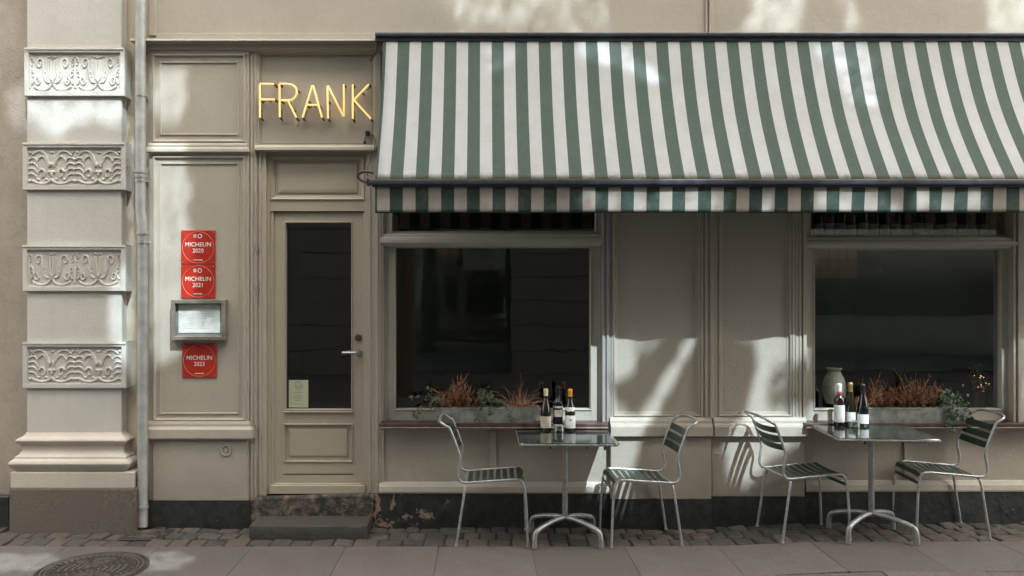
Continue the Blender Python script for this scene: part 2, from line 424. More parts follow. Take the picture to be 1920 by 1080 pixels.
def stones(rects, name, mat, z_top, crown, jit, bev):
    bm = bmesh.new(); tone = []
    for (x0, x1, y0, y1) in rects:
        cx, cy = (x0+x1)/2, (y0+y1)/2; zt = z_top + random.uniform(-jit, jit)
        n = 5; t = random.random(); w_, h_ = (x1-x0)/2, (y1-y0)/2
        sl1, sl2 = random.uniform(-1, 1) * jit, random.uniform(-1, 1) * jit
        def pt(r, a, z):       # superellipse outline
            c, s_ = math.cos(a), math.sin(a); e = .24 if crown else .04
            px = math.copysign(abs(c)**e, c) * w_ * r; py = math.copysign(abs(s_)**e, s_) * h_ * r
            nz = noise.noise(Vector(((cx+px)*14, (cy+py)*14, t*5))) * jit
            return (cx+px + nz*1.2, cy+py + nz*.8, z + gz(cx+px) + sl1*px/w_ + sl2*py/h_ + nz*.6)
        N = 20
        lev = [(1, -.05), (1, zt - bev*1.2), (1 - bev/min(w_, h_)*.35, zt - bev*.35), (1 - bev/min(w_, h_), zt), (.5, zt + crown)] if crown else [(1, -.05), (1, zt - bev), (1 - bev/min(w_, h_), zt)]
        rings = [[bm.verts.new(pt(r, 2*math.pi*(k+.5)/N, z)) for k in range(N)] for r, z in lev]
        fs = []
        for a, b in zip(rings, rings[1:]):
            for i in range(N): fs.append(bm.faces.new((a[i], a[(i+1)%N], b[(i+1)%N], b[i])))
        fs.append(bm.faces.new(rings[-1]))
        tone += [t] * len(fs)
    me = bpy.data.meshes.new(name); bm.to_mesh(me); bm.free()
    a = me.attributes.new('tone', 'FLOAT', 'FACE'); a.data.foreach_set('value', tone)
    me.materials.append(mat)
    if crown:
        me.polygons.foreach_set('use_smooth', [True]*len(me.polygons)); me.set_sharp_from_angle(angle=R(60))
    o = bpy.data.objects.new(name, me); COL.objects.link(o); return tag(o, kind='structure')
rects = []; y = 0.0
for row, (dp, wd) in enumerate(((.15, .132), (.145, .132), (.155, .15), )):
    x = -5.2 - (.06 if row % 2 else 0)
    while x < 5.3:
        ww = wd * random.uniform(.82, 1.2); off = random.uniform(-.008, .008); sk = 0
        rects.append((x + .005, x + ww - .005, -(y + dp) + .005 + off, -y - .005 + off)); x += ww
    y += dp
stones(rects, 'cobbles', M['cobble'], -.001, .002, .006, .007)
rects = []
for i in range(-7, 8):
    x = -.305 + .643 * i; rects.append((x + .001, x + .642, -1.046, -.461))
    x = -.305 + .643 * i + .2; rects.append((x + .003, x + .640, -1.30, -1.053))
stones(rects, 'pavement_slabs', M['slab'], .0, 0, .0012, .0015)

# ------------------------------------------------------------------ restaurant building
B = thing('restaurant_building', 'beige panelled shopfront building with glazed door and two large dark windows', 'building', (0, 0, 0))
XL, XR, ZT = fx(278), 9.0, 9.0
GL = -.085                                     # glass plane
z0_, z1_ = fz, fz
# --- upper wall (over the cornice)
mb = MB()
mb.box(XL, XR, 0, .3, fz(72), ZT)
o = mb.build('upper_wall', M['wall'], B)
mb = MB()
mb.P(279, -3000, 292, 66, 0, .018); mb.P(292, 62, 1323, 72, 0, .012); mb.P(1336, 62, 2600, 72, 0, .012)
mb.P(1323, -3000, 1327, 72, 0, .014); mb.P(1330, -3000, 1337, 72, 0, .022)
mb.build_each('wall_batten', M['wall'], B)
# --- cornice
mb = MB()
c = lambda py, d: (fz(py, d), d)
prof = [c(72, .0), c(72, .095), c(76, .10), c(77, .088), c(80, .078), c(82, .078), c(83, .055), c(91, .052), c(92, .042), c(96, .034), c(99, .006), c(99, 0)]
mb.wrap(fx(279, .0), XR, prof, 0, 0, True)
mb.build('cornice', M['trim'], B, True, crease=25)

# --- generic panelled pier: flat stile body + recessed/raised rings
def pier(name, px0, px1, py0, py1, d, insets, mat=None, back=-.25, holes=True):
    """px rectangle of body whose face at d; insets = list of (px0,py0,px1,py1,profile)"""
    mb = MB(); x0, x1, zb, zt = fx(px0, d), fx(px1, d), fz(py1, d), fz(py0, d)
    # face with rectangular holes split into horizontal bands
    ins = sorted(insets, key=lambda i: i[1])
    zc = zt
    for (a, b, cc, e, pr) in ins:
        ax, bx, az, bz = fx(a, d), fx(cc, d), fz(e, d), fz(b, d)
        mb.face([(x0, -d, bz), (x1, -d, bz), (x1, -d, zc), (x0, -d, zc)])
        mb.face([(x0, -d, az), (ax, -d, az), (ax, -d, bz), (x0, -d, bz)])
        mb.face([(bx, -d, az), (x1, -d, az), (x1, -d, bz), (bx, -d, bz)])
        zc = az
        mb.rings(ax, bx, az, bz, pr)
    mb.face([(x0, -d, zb), (x1, -d, zb), (x1, -d, zc), (x0, -d, zc)])
    for X in (x0, x1): mb.face([(X, -d, zb), (X, -back, zb), (X, -back, zt), (X, -d, zt)])
    return mb.build(name, mat or M['wall'], B)
raised = lambda d: [(0, d), (.006, d+.008), (.014, d+.010), (.022, d-.004), (.030, d-.006)]
sunk = lambda d: [(0, d), (.004, d-.008), (.012, d-.012), (.016, d-.006), (.022, d-.014), (.024, d-.014)]
groove = lambda d: [(0, d), (.003, d-.006), (.012, d-.006), (.016, d), (.018, d)]
# left pier
def double(d, gap):   # outer step then an inner bead line further in
    return [(0, d), (.005, d+.010), (.014, d+.012), (.022, d-.002), (.03, d-.004), (gap, d-.004), (gap+.004, d+.003), (gap+.012, d+.003), (gap+.016, d-.006), (gap+.02, d-.006)]
pier('wall_panel', 279, 467, 97, 940, .03, [(285, 101, 461, 268, double(.03, .055)), (286, 292, 461, 790, double(.03, .05))])
mb = MB()
mb.wrap(fx(284, .03), fx(460, .03), [c(268, .03), c(268, .045), c(272, .052), c(276, .052), c(279, .062), c(284, .064), c(286, .05), c(289, .03)], .03, .02)
mb.wrap(fx(280, .03), fx(465, .03), [c(789, .03), c(790, .042), c(795, .05), c(800, .052), c(804, .068), c(806, .075), c(822, .078), c(825, .06), c(826, .03)], .03, .02)
# hair crack / open joint under the ledge, slightly proud apron block
mb.P(286, 827, 464, 939, .02, .040, .004)
mb.build_each('ledge_moulding', M['wall'], B)
mb = MB(); cx, cz = fx(423, .05), fz(845, .05)
mb.tube([(cx + .036*math.cos(a*math.pi/12), -.044, cz + .036*math.sin(a*math.pi/12)) for a in range(25)], .007, 6)
mb.tube([(cx, -.038, cz), (cx, -.046, cz)], .017, 16)
mb.build('vent_ring', M['wall'], B, True)
# strip between left pier and the doorway
mb = MB()
mb.P(466, 97, 482, 938, -.2, .018); mb.P(470, 104, 474, 934, .018, .026, .001); mb.P(477, 104, 479.5, 934, .018, .024, .001)
mb.P(482, 283, 499, 930, -.2, .004); mb.P(486, 288, 490, 928, .004, .012, .001)
mb.P(688, 283, 714, 925, -.2, .014); mb.P(703, 96, 714, 283, -.2, .014); mb.P(691, 290, 695, 922, .014, .02, .001); mb.P(704, 350, 709, 925, .014, .022, .001)
mb.build_each('door_casing', M['wall'], B)
# sign panel over the door
d = -.01
mb = MB(); mb.rings(fx(482, .018), fx(703, .014), fz(275, .01), fz(97, .01), [(0, .012), (.012, .008), (.02, d-.004), (.03, d)])
mb.build('sign_panel', M['wall'], B)
mb = MB()   # lintel moulding that throws a shadow over the door head
x0, x1 = fx(480, 0), fx(706, 0)
mb.wrap(x0, x1, [c(272, .0), c(272, .03), c(276, .05), c(281, .052), c(284, .03), c(285, 0)], 0.03, -.05, False)
mb.build('lintel', M['trim'], B)
# door frame, transom panel
mb = MB()
d = -.02
mb.P(497, 284, 690, 292, -.2, d); mb.P(497, 292, 506, 926, -.2, d); mb.P(684, 292, 690, 926, -.2, d)
mb.P(505.5, 375, 684.5, 396, -.2, d - .003); mb.P(505, 396, 513, 912, -.2, d-.012); mb.P(681, 396, 685, 912, -.2, d-.012)
mb.P(505, 910.5, 685, 926, -.2, d+.012)
mb.rings(fx(505.5, d), fx(684.5, d), fz(376, d), fz(291.5, d), [(0, d), (.01, d+.008), (.02, d-.006), (.034, d-.010), (.038, d-.022), (.058, d-.022), (.062, d-.014), (.085, d-.010)])
mb.build('door_frame', M['door'], B)
# door leaf
DR = bpy.data.objects.new('door', None); COL.objects.link(DR); DR.parent = B; ORI[DR] = Vector()
dl = -.045
def holed(mb, d, x0, x1, z0, z1, holes):
    zc = z1
    for (a, b, e, f) in sorted(holes, key=lambda h: -h[3]):
        mb.face([(x0, -d, f), (x1, -d, f), (x1, -d, zc), (x0, -d, zc)])
        mb.face([(x0, -d, e), (a, -d, e), (a, -d, f), (x0, -d, f)]); mb.face([(b, -d, e), (x1, -d, e), (x1, -d, f), (b, -d, f)])
        zc = e
    mb.face([(x0, -d, z0), (x1, -d, z0), (x1, -d, zc), (x0, -d, zc)])
mb = MB()
X0, X1, Z0, Z1 = fx(513, dl), fx(681, dl), fz(909, dl), fz(398, dl)
gx0, gx1, gz0, gz1 = fx(533, dl), fx(661, dl), fz(770, dl), fz(415, dl)
px0, px1, pz0, pz1 = fx(531, dl), fx(662, dl), fz(867, dl), fz(794, dl)
sz0, sz1 = fz(891, dl), fz(888, dl)
holed(mb, dl, X0, X1, Z0, Z1, [(gx0, gx1, gz0, gz1), (px0, px1, pz0, pz1), (px0, px1, sz0, sz1)])
mb.rings(gx0, gx1, gz0, gz1, [(0, dl), (.003, dl+.008), (.009, dl+.008), (.012, dl-.012), (.013, dl-.03)], False)
mb.rings(px0, px1, pz0, pz1, [(0, dl), (.003, dl+.008), (.010, dl+.008), (.013, dl-.014), (.040, dl-.014), (.046, dl-.006), (.055, dl-.004)])
mb.rings(px0, px1, sz0, sz1, [(0, dl), (.002, dl-.02), (.004, dl-.02)])
for X in (X0, X1): mb.face([(X, -dl, Z0), (X, .1, Z0), (X, .1, Z1), (X, -dl, Z1)])
mb.face([(X0, -dl, Z0), (X0, .1, Z0), (X1, .1, Z0), (X1, -dl, Z0)])
mb.box(gx0-.003, gx1+.003, -(dl+.02), -dl, gz0-.012, gz0-.002, .002)      # little weather bar under the pane
mb.box(X0+.01, X1-.01, -(dl+.016), -dl, Z0, Z0+.014, .003)
mb.build('door_leaf', M['door'], DR)
mb = MB(); mb.box(gx0, gx1, -(dl-.028), -(dl-.022), gz0, gz1); mb.build('glass_pane', M['glass'], DR)
mb = MB(); hx, hz = fx(672, dl+.05), fz(661, dl+.03)
mb.tube([(fx(672, dl), -dl, hz), (fx(672, dl), -dl-.012, hz)], .026, 20)
mb.tube([(fx(672, dl), -dl-.01, hz), (fx(672, dl), -dl-.055, hz), (fx(668, dl), -dl-.062, hz), (fx(644, dl), -dl-.062, hz)], .0095, 10)
mb.build('door_handle', M['steel'], DR, True)
mb = MB(); mb.tube([(fx(672, dl), -dl, fz(633, dl)), (fx(672, dl), -dl-.01, fz(633, dl))], .026, 20)
mb.tube([(fx(672, dl), -dl-.008, fz(633, dl)), (fx(672, dl), -dl-.016, fz(633, dl))], .012, 16); mb.build('door_lock', M['brass'], DR, True)
for py in (465, 541, 800):
    mb = MB(); X = fx(481, .03); mb.tube([(X, -.028, fz(py+5)), (X, -.028, fz(py-5))], .006, 8); mb.box(X-.012, X+.012, -.024, -.017, fz(py+4), fz(py-4)); mb.build('hinge_pin', M['greytrim'], B)
# threshold
mb = MB()
pts = [(467, 938), (470, 933), (560, 931), (640, 928), (692, 926), (700, 930)]
mb.grid([[(fx(p, .03), -.0, fz(q, .03)+.004) for p, q in pts], [(fx(p, .03), -.03, fz(q, .03)) for p, q in pts], [(fx(p, .03), -.036, fz(q, .03)-.014) for p, q in pts], [(fx(p, .03), -.036, -.03) for p, q in pts]])
mb.build('threshold', M['threshold'], B)

# ------------------------------------------------------------------ windows
def window(px0, px1, g0, g1, tr0, tr1, pb, t0, gl_top, gl_bot, tgx0, tgx1, right_cas):
    W_ = bpy.data.objects.new('window', None); COL.objects.link(W_); W_.parent = B; ORI[W_] = Vector()
    mb = MB(); dS = -.05
    # sash: stiles and bottom rail round the big pane (mitred, with bead)
    mb.rings(fx(px0, dS), fx(px1, dS), fz(pb, dS), fz(gl_top-6, dS), [(-.02, dS-.03), (0, dS), (max(0.01, fx(g0)-fx(px0)-.016), dS), (fx(g0)-fx(px0)-.012, dS+.004), (fx(g0)-fx(px0)-.004, dS-.004), (fx(g0)-fx(px0), GL-.01)], False) if False else None
    x0, x1 = fx(px0, dS), fx(px1, dS); a0, a1 = fx(g0, dS), fx(g1, dS); zt, zb = fz(gl_top, dS), fz(gl_bot, dS)
    mb.box(x0, a0, -dS, .15, zb - .10, zt + .03, .002); mb.box(a1, x1, -dS, .15, zb - .10, zt + .03, .002)
    mb.box(a0, a1, -dS+.001, .15, fz(pb, dS), zb, .002); mb.box(a0, a1, -dS+.001, .15, zt, zt + .03, .002)
    mb.rings(a0-.006, a1+.006, zb-.006, zt+.006, [(0, dS), (.002, dS+.006), (.008, dS+.006), (.012, dS-.008), (.013, GL-.02)], False)
    mb.build('frame', M['frame'], W_)
    mb = MB(); mb.box(a0, a1, -GL, -GL+.006, zb, zt); mb.build('pane', M['glass'], W_)
    # transom bar
    mb = MB()
    zz = lambda py, d: (fz(py, d), d)
    mb.wrap(fx(t0), fx(right_cas), [zz(tr0, -.1), zz(tr0, -.01), zz(tr0+2, .0), zz(tr0+6, .002), zz(tr0+8, .014), zz(tr0+12, .018), zz(tr1-7, .018), zz(tr1-5, -.0), zz(tr1-1, -.01), zz(tr1, -.04), zz(tr1, -.1)], 0, -.12, False)
    mb.build('transom_bar', M['frame'], W_)
    mb = MB(); dT = -.04
    X0, X1 = fx(tgx0, dT), fx(tgx1, dT); zb2, zt2 = fz(tr0-3, dT), fz(330, dT)
    mb.box(fx(t0), X0, -dT, .15, fz(tr0, dT), zt2+.04, .002); mb.box(X1, fx(right_cas), -dT, .15, fz(tr0, dT), zt2+.04, .002)
    mb.box(X0, X1, -dT, .15, zt2, zt2+.04); mb.box(X0, X1, -dT, .15, fz(tr0, dT)-.01, zb2, .002)
    mb.rings(X0-.004, X1+.004, zb2-.004, zt2+.004, [(0, dT), (.002, dT+.005), (.007, dT+.005), (.010, GL)], False)
    mb.build('transom_frame', M['frame'], W_)
    mb = MB(); mb.box(X0, X1, -GL, -GL+.006, zb2, zt2); mb.build('transom_pane', M['glass'], W_)
    return W_
window(722, 1126, 740, 1108, 438, 462, 792, 713, 463, 768, 734, 1118, 1131)
window(1512, 1897, 1527, 1878, 444, 466, 794, 1512, 467, 768, 1519, 1905, 1909)
# casings beside and over the windows
mb = MB()
mb.P(712.5, 340, 719, 790, -.2, .006); mb.P(718, 462, 723, 790, -.2, -.02)
for (a, b, dd) in ((1125, 1130, -.03), (1129.5, 1134, .016), (1133.5, 1138, .006), (1137.5, 1142, .02), (1141.5, 1147, .008)): mb.P(a, 330, b, 792, -.2, dd, .0015)
mb.build_each('window_casing', M['greytrim'], B)
mb = MB()
for (a, b, dd) in ((1499, 1503, .018), (1502.5, 1507, .008), (1506.5, 1513, .024)): mb.P(a, 330, b, 792, -.2, dd, .0015)
for (a, b, dd) in ((1896, 1901, -.02), (1900.5, 1905, .012), (1904.5, 1910, .002), (1909.5, 1915, .02), (1914.5, 1922, .008)): mb.P(a, 330, b, 792, -.2, dd, .0015)
mb.build_each('window_casing', M['trim'], B)
mb = MB(); mb.box(fx(712), XR, 0.0, .15, fz(345, 0), fz(72)); mb.build('fascia_wall', M['wall'], B)
# sills
for (a, b) in ((711, 1141), (1511, 2000)):
    mb = MB(); mb.box(fx(a, .10), fx(b, .10), -.10, .06, .7645, .789, .004, 2)
    so_ = mb.build('window_sill', M['sill'], B)
    mb = MB(); mb.box(fx(a, .10)+.002, fx(b, .10)-.002, -.104, .05, .752, .764, .003); mb.build('sill_lip', M['sill_lip'], so_)
# middle piers
def mid(d): return [(0, d), (.005, d-.010), (.012, d-.014), (.02, d-.004), (.03, d-.012), (.034, d-.016)]
pier('wall_panel', 1147, 1316, 330, 784, .012, [(1150, 336, 1314, 781, [(0, .012), (.004, .02), (.010, .02), (.014, .002), (.03, .0), (.034, -.004)])])
pier('wall_panel', 1344, 1500, 330, 784, .012, [(1347, 336, 1484, 781, [(0, .012), (.004, .02), (.010, .02), (.014, .002), (.03, .0), (.034, -.004)])])
mb = MB()
for (a, b, dd) in ((1315, 1319, .028), (1318.5, 1323, .020), (1322.5, 1327, .034), (1326.5, 1333, .024), (1332.5, 1338, .036), (1337.5, 1345, .02)): mb.P(a, 330, b, 785, -.2, dd, .002)
for (a, b, dd) in ((1486, 1490, .02), (1491.5, 1495, .018)): mb.P(a, 330, b, 785, .0, dd, .002)
mb.build_each('wall_batten', M['trim'], B)
mb = MB()
led = lambda k: [c(782, .012), c(783, .03), c(789, .042), c(794, .044), c(797, .06+k), c(801, .066+k), c(818, .068+k), c(820, .045), c(820, .0)]
mb.wrap(fx(1143, .012), fx(1334, .03), led(.012), .02, -.02, False)
mb.build_each('ledge_moulding', M['wall'], B)
mb = MB(); mb.wrap(fx(1336, .03)+.006, fx(1511, .03), led(0), .02, -.02, False); mb.build_each('ledge_moulding', M['wall'], B)
mb = MB(); mb.P(1145, 820, 1334, 937, -.2, .05, .004); mb.build('apron_block', M['wall'], B)
mb = MB(); mb.P(1334.5, 820, 1509, 932, -.2, .03, .004); mb.build('apron_block', M['wall'], B)
# panels under the windows
for (a, b, bat, y1) in ((711, 1146, 925, 925), (1509, 2100, 1702, 922)):
    mb = MB(); mb.P(a, 800, b, y1, -.2, -.005, .001)
    mb.P(a, 806, a+9, y1-22, -.005, .01, .001)
    mb.P(bat-6, 808, bat+6, y1-24, -.005, .012, .002)
    mb.build('apron_panel', M['wall'], B)
    mb = MB(); mb.wrap(fx(a), fx(b), [c(y1-22, -.005), c(y1-21, .012), c(y1-12, .03), c(y1-3, .034), c(y1, .030), c(y1+2, .0)], 0, -.02, False)
    mb.jitter(.002, 6); mb.build('base_moulding', M['plaster_base'], B)
# strip between door casing and window panel
# plinth
def plint(px0, px1, py, d, nm='plinth'):
    mb = MB(); x0, x1 = fx(px0, d), fx(px1, d); n = max(2, int((x1-x0)/.04))
    xs = [x0 + (x1-x0)*i/n for i in range(n+1)]; z = fz(py, d)
    rows = []
    for dz, dd in ((.006, -.06), (0, -.0), (-.012, .0), (-.10, .004), (-.19, .006), (-.30, .008)):
        rows.append([(x, -(d+dd), z + dz + (noise.noise(Vector((x*9, dz*30, 1))) * .004)) for x in xs])
    mb.grid(rows)
    for X, dd in ((x0, 0), (x1, 0)): mb.face([(X, .1, z-.3), (X, -d, z-.3), (X, -d, z-.01), (X, .1, z-.01)])
    mb.build(nm, M['plinth'], B)
plint(279, 469, 939, .045); plint(692, 1146, 926, .022); plint(1145.5, 1336, 936, .062); plint(1336.5, 1510, 931, .04); plint(1510.5, 2100, 921, .022)
mb = MB(); mb.P(2090, 330, 3200, 1000, -.2, .01); mb.build('side_wall', M['wall'], B)
mb = MB(); mb.P(1921.5, 330, 2091, 791, -.2, .006); mb.build('wall_panel', M['wall'], B)
# interior
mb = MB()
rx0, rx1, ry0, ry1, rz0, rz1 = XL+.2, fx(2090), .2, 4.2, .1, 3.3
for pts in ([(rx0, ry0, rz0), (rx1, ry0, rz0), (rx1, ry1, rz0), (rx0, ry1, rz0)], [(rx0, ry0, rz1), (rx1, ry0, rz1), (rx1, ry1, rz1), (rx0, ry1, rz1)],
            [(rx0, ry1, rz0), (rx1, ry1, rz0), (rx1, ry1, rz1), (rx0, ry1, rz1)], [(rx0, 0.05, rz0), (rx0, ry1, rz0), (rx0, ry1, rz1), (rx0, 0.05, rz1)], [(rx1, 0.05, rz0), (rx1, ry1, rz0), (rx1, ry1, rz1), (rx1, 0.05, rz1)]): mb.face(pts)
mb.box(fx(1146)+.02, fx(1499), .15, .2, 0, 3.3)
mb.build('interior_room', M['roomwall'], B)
mb = MB(); shz = fz(446, -.16); mb.box(fx(1505), fx(1925), .16, .34, shz-.025, shz); mb.build('bottle_shelf', M['twig'], B)
mb = MB()
for i in range(5):
    for j in range(3): mb.box(3.46+i*.10, 3.556+i*.10, 2.45, 2.5, 1.90+j*.10, 1.996+j*.10, .004)
mb.build('tiled_wall', M['tile'], B)
T = thing('pendant_lamp', 'small yellowish lamp glowing inside behind the right window', 'lamp', (3.72, 2.1, 2.35))
mb = MB(); mb.lathe([(.02, 2.47), (.03, 2.46), (.12, 2.38), (.125, 2.37), (.115, 2.375), (.02, 2.45)], (3.72, 2.1, 0)); mb.tube([(3.72, 2.1, 2.46), (3.72, 2.1, 3.3)], .004, 6); mb.build('lamp_shade', M['black'], T, True)
mb = MB(); mb.lathe([(.002, 2.36), (.03, 2.37), (.04, 2.4), (.02, 2.44)], (3.72, 2.1, 0)); mb.build('bulb', M['lamp'], T, True)
for (x, y) in ((-.1, 1.9), (4.2, 1.7)):
    T = thing('dining_table', 'dim dining table inside the left window' if x < 1 else 'dim dining table inside the right window', 'table', (x, y, .1))
    mb = MB(); mb.box(x-.6, x+.6, y-.35, y+.35, .82, .85, .004); mb.build('tabletop', M['black'], T)
    for sx in (-.5, .5):
        for sy in (-.28, .28):
            mb = MB(); mb.box(x+sx-.02, x+sx+.02, y+sy-.02, y+sy+.02, .1, .819); mb.build('leg', M['black'], T)

# ------------------------------------------------------------------ neighbouring building
NB = thing('neighbouring_building', 'cream stucco pilaster with carved relief bands on a brown rendered building', 'building', (fx(140), 0, 0))
mb = MB(); mb.box(-9, fx(52), 0, .3, -.05, 9)
for py in (107, 320, 505, 720): pass
mb.build('wall', M['stone'], NB)
mb = MB(); mb.box(fx(50), fx(278), 0.012, .3, -.05, 9); mb.build('side_render', M['cream'], NB)
mb = MB(); mb.box(-9, fx(17, .05), -.05, .0, -.05, fz(930, .05), .01); mb.build('wall_plinth', M['plinth'], NB)
PL = bpy.data.objects.new('pilaster', None); COL.objects.link(PL); PL.parent = NB; ORI[PL] = ORI[NB]
ds = .09
mb = MB(); mb.box(fx(50, ds), fx(228, ds), -ds, .0, fz(822, ds), 9, .006); mb.build('shaft', M['stucco'], PL)
bands = [(90, 180, 45, 233), (268, 356, 42, 235), (460, 546, 42, 235), (642, 728, 42, 236)]
def spiral(cx, cz, r, a0, turns, n=22, k=.18):
    return [(cx + r*(1-(1-k)*i/n)*math.cos(a0+turns*2*math.pi*i/n), cz + r*(1-(1-k)*i/n)*math.sin(a0+turns*2*math.pi*i/n)) for i in range(n+1)]
def bez(p0, p1, p2, p3, n=12):
    o = []
    for i in range(n+1):
        t = i/n; a = (1-t)**3; b = 3*t*(1-t)**2; c_ = 3*t*t*(1-t); e = t**3
        o.append((a*p0[0]+b*p1[0]+c_*p2[0]+e*p3[0], a*p0[1]+b*p1[1]+c_*p2[1]+e*p3[1]))
    return o
def relief(idx, py0, py1, qx0, qx1):
    db = .112; x0, x1, zb, zt = fx(qx0, db), fx(qx1, db), fz(py1, db), fz(py0, db)
    mb = MB()
    mb.box(x0, x1, -db+.024, .0, zb, zt)                     # core behind the face ring
    g0 = .035
    mb.rings(x0, x1, zb, zt, [(-.0, db-.02), (0, db-.003), (.003, db), (g0-.004, db), (g0, db-.018)], True)
    mb.wrap(x0+.002, x1-.002, [(zt-.001, db-.01), (zt+.004, db+.004), (zt-.012, db+.006), (zt-.014, db-.01)], db, 0, False)
    mb.build('relief_band', M['stucco'], PL)
    ix0, ix1, iz0, iz1 = x0+g0, x1-g0, zb+g0, zt-g0
    W, H = ix1-ix0, iz1-iz0; dp = db-.018; mb = MB()
    def st(pts, r0=.008, r1=None, fl=1.0):
        """stroke in unit-cell coords already mapped to metres"""
        n = len(pts); r1 = r0*.45 if r1 is None else r1; r0 *= 1.35; r1 *= 1.5
        mb.tube([(p, -dp-.0015, q) for p, q in pts], [r0+(r1-r0)*i/(n-1) for i in range(n)], 7, flat=fl)
    def blob(x, z, rx, rz, h=.010, ang=0):
        N = 10; ca, sa = math.cos(ang), math.sin(ang)
        rows = []
        for rr, hh in ((1, 0), (.85, .55), (.5, .9), (.08, 1)):
            rows.append([(x + (rx*rr*math.cos(t)*ca - rz*rr*math.sin(t)*sa), -dp-h*hh, z + (rx*rr*math.cos(t)*sa + rz*rr*math.sin(t)*ca)) for t in [2*math.pi*k/N for k in range(N)]])
        vs = mb.grid(rows, True); mb.bm.faces.new(vs[-1])
    u = W/4
    mb.rings(ix0-.002, ix1+.002, iz0-.002, iz1+.002, [(0, dp), (.002, dp+.006), (.007, dp+.006), (.010, dp-.001)], False)
    for cell in (0, 1):
        cx = ix0 + u*(1+2*cell)
        for sgn in (-1, 1):
            X = lambda a: cx + sgn*a*u
            Z = lambda b: iz0 + b*H
            m = lambda pts: [(X(a), Z(b)) for a, b in pts]
            if idx % 2 == 0:
                # tulip with scrolling stems
                st(m(bez((.0, .24), (.05, .34), (.07, .55), (.08, .80))), .007, .006)
                st(m([(.03, .92), (.20, .90)]), .0055, .004)
                st(m(bez((.04, .30), (.16, .34), (.18, .62), (.16, .80))), .005, .004)
                st(m(bez((.04, .20), (.18, .02), (.50, -.02), (.82, .14))), .007, .0055)
                st(m(bez((.10, .24), (.34, .20), (.42, .44), (.40, .70), 14) + spiral(.56, .72, .16, 3.1, -1.2)[1:]), .0062, .0035)
                st(m(spiral(.66, .30, .13, 3.4, 1.2)), .0055, .003)
                st(m(spiral(.90, .80, .11, -1.6, 1.1)), .005, .003)
                st(m(bez((.90, .20), (.70, .34), (.78, .55), (.92, .58))), .0055, .0035)
                st(m(bez((1.0, .10), (.97, .3), (.95, .5), (1.0, .74))), .006, .0045)
                st(m(spiral(.86, .44, .09, .5, 1.1)), .0045, .003)
                for t in range(3): blob(X(.30+.05*t), Z(.40+.12*t), .006, .012, .007, sgn*(-.5))
                blob(X(.10), Z(.16), .014, .010, .010, sgn*.5); blob(X(.24), Z(.10), .010, .007, .008, sgn*.3)
                blob(X(.95), Z(.90), .008, .010, .008)
            else:
                # plumes and urns
                for t in range(4): st(m(bez((.98, .30+.13*t), (.80, .34+.15*t), (.66, .26+.16*t), (.60, .16+.15*t))), .0065, .003)
                st(m(bez((.14, .62), (.26, .95), (.55, 1.0), (.86, .80))), .0075, .005)
                st(m(bez((.10, .50), (.30, .9), (.50, .80), (.62, .64))), .008, .004)
                st(m(bez((.0, .16), (.20, .02), (.50, .0), (.86, .14))), .009, .006)
                st(m(spiral(.40, .30, .15, .4, 1.05)), .008, .004)
                blob(X(.08), Z(.56), .012, .022, .013); blob(X(.06), Z(.36), .020, .013, .013)
                blob(X(.22), Z(.16), .016, .010, .010, sgn*.4); blob(X(.96), Z(.12), .018, .012, .010)
                blob(X(.56), Z(.16), .012, .010, .010); blob(X(.90), Z(.88), .012, .012, .010)
        blob(cx, iz0+.30*H, .012, .024, .014); blob(cx, iz0+.88*H, .020, .007, .008)
    mb.build('relief_carving', M['relief'], PL, True, crease=50)
for i, (a, b, e, f) in enumerate(bands): relief(i, a, b, e, f)
# base mouldings
mb = MB(); pc = lambda py, d: (fz(py, d), d)
def torus(py0, py1, din, bulge, n=6): return [pc(py0+(py1-py0)*i/n, din+bulge*math.sin(math.pi*i/n)) for i in range(n+1)]
prof = [(z, d_-.03) for z, d_ in [pc(812, .12), pc(816, .128), pc(820, .14)] + torus(821, 836, .145, .03) + [pc(838, .14), pc(841, .14), pc(846, .142), pc(853, .155), pc(858, .175), pc(861, .178)] + torus(862, 882, .178, .03) + [pc(885, .17), pc(886, .12)]]
mb.wrap(fx(50, .09), fx(228, .09), prof, .09, 0, True)
mb.jitter(.0015, 12); mb.build('base_moulding', M['plaster_base'], PL, True, crease=30)
mb = MB(); mb.box(fx(19, .16), fx(250, .16), -.16, 0, fz(916, .16), fz(885.5, .16), .006); mb.build('base_block', M['plaster_base'], PL)
mb = MB(); mb.box(fx(17, .17), fx(254, .17), -.17, 0, -.05, fz(916.5, .17), .008, 2); mb.build('granite_block', M['granite'], PL)

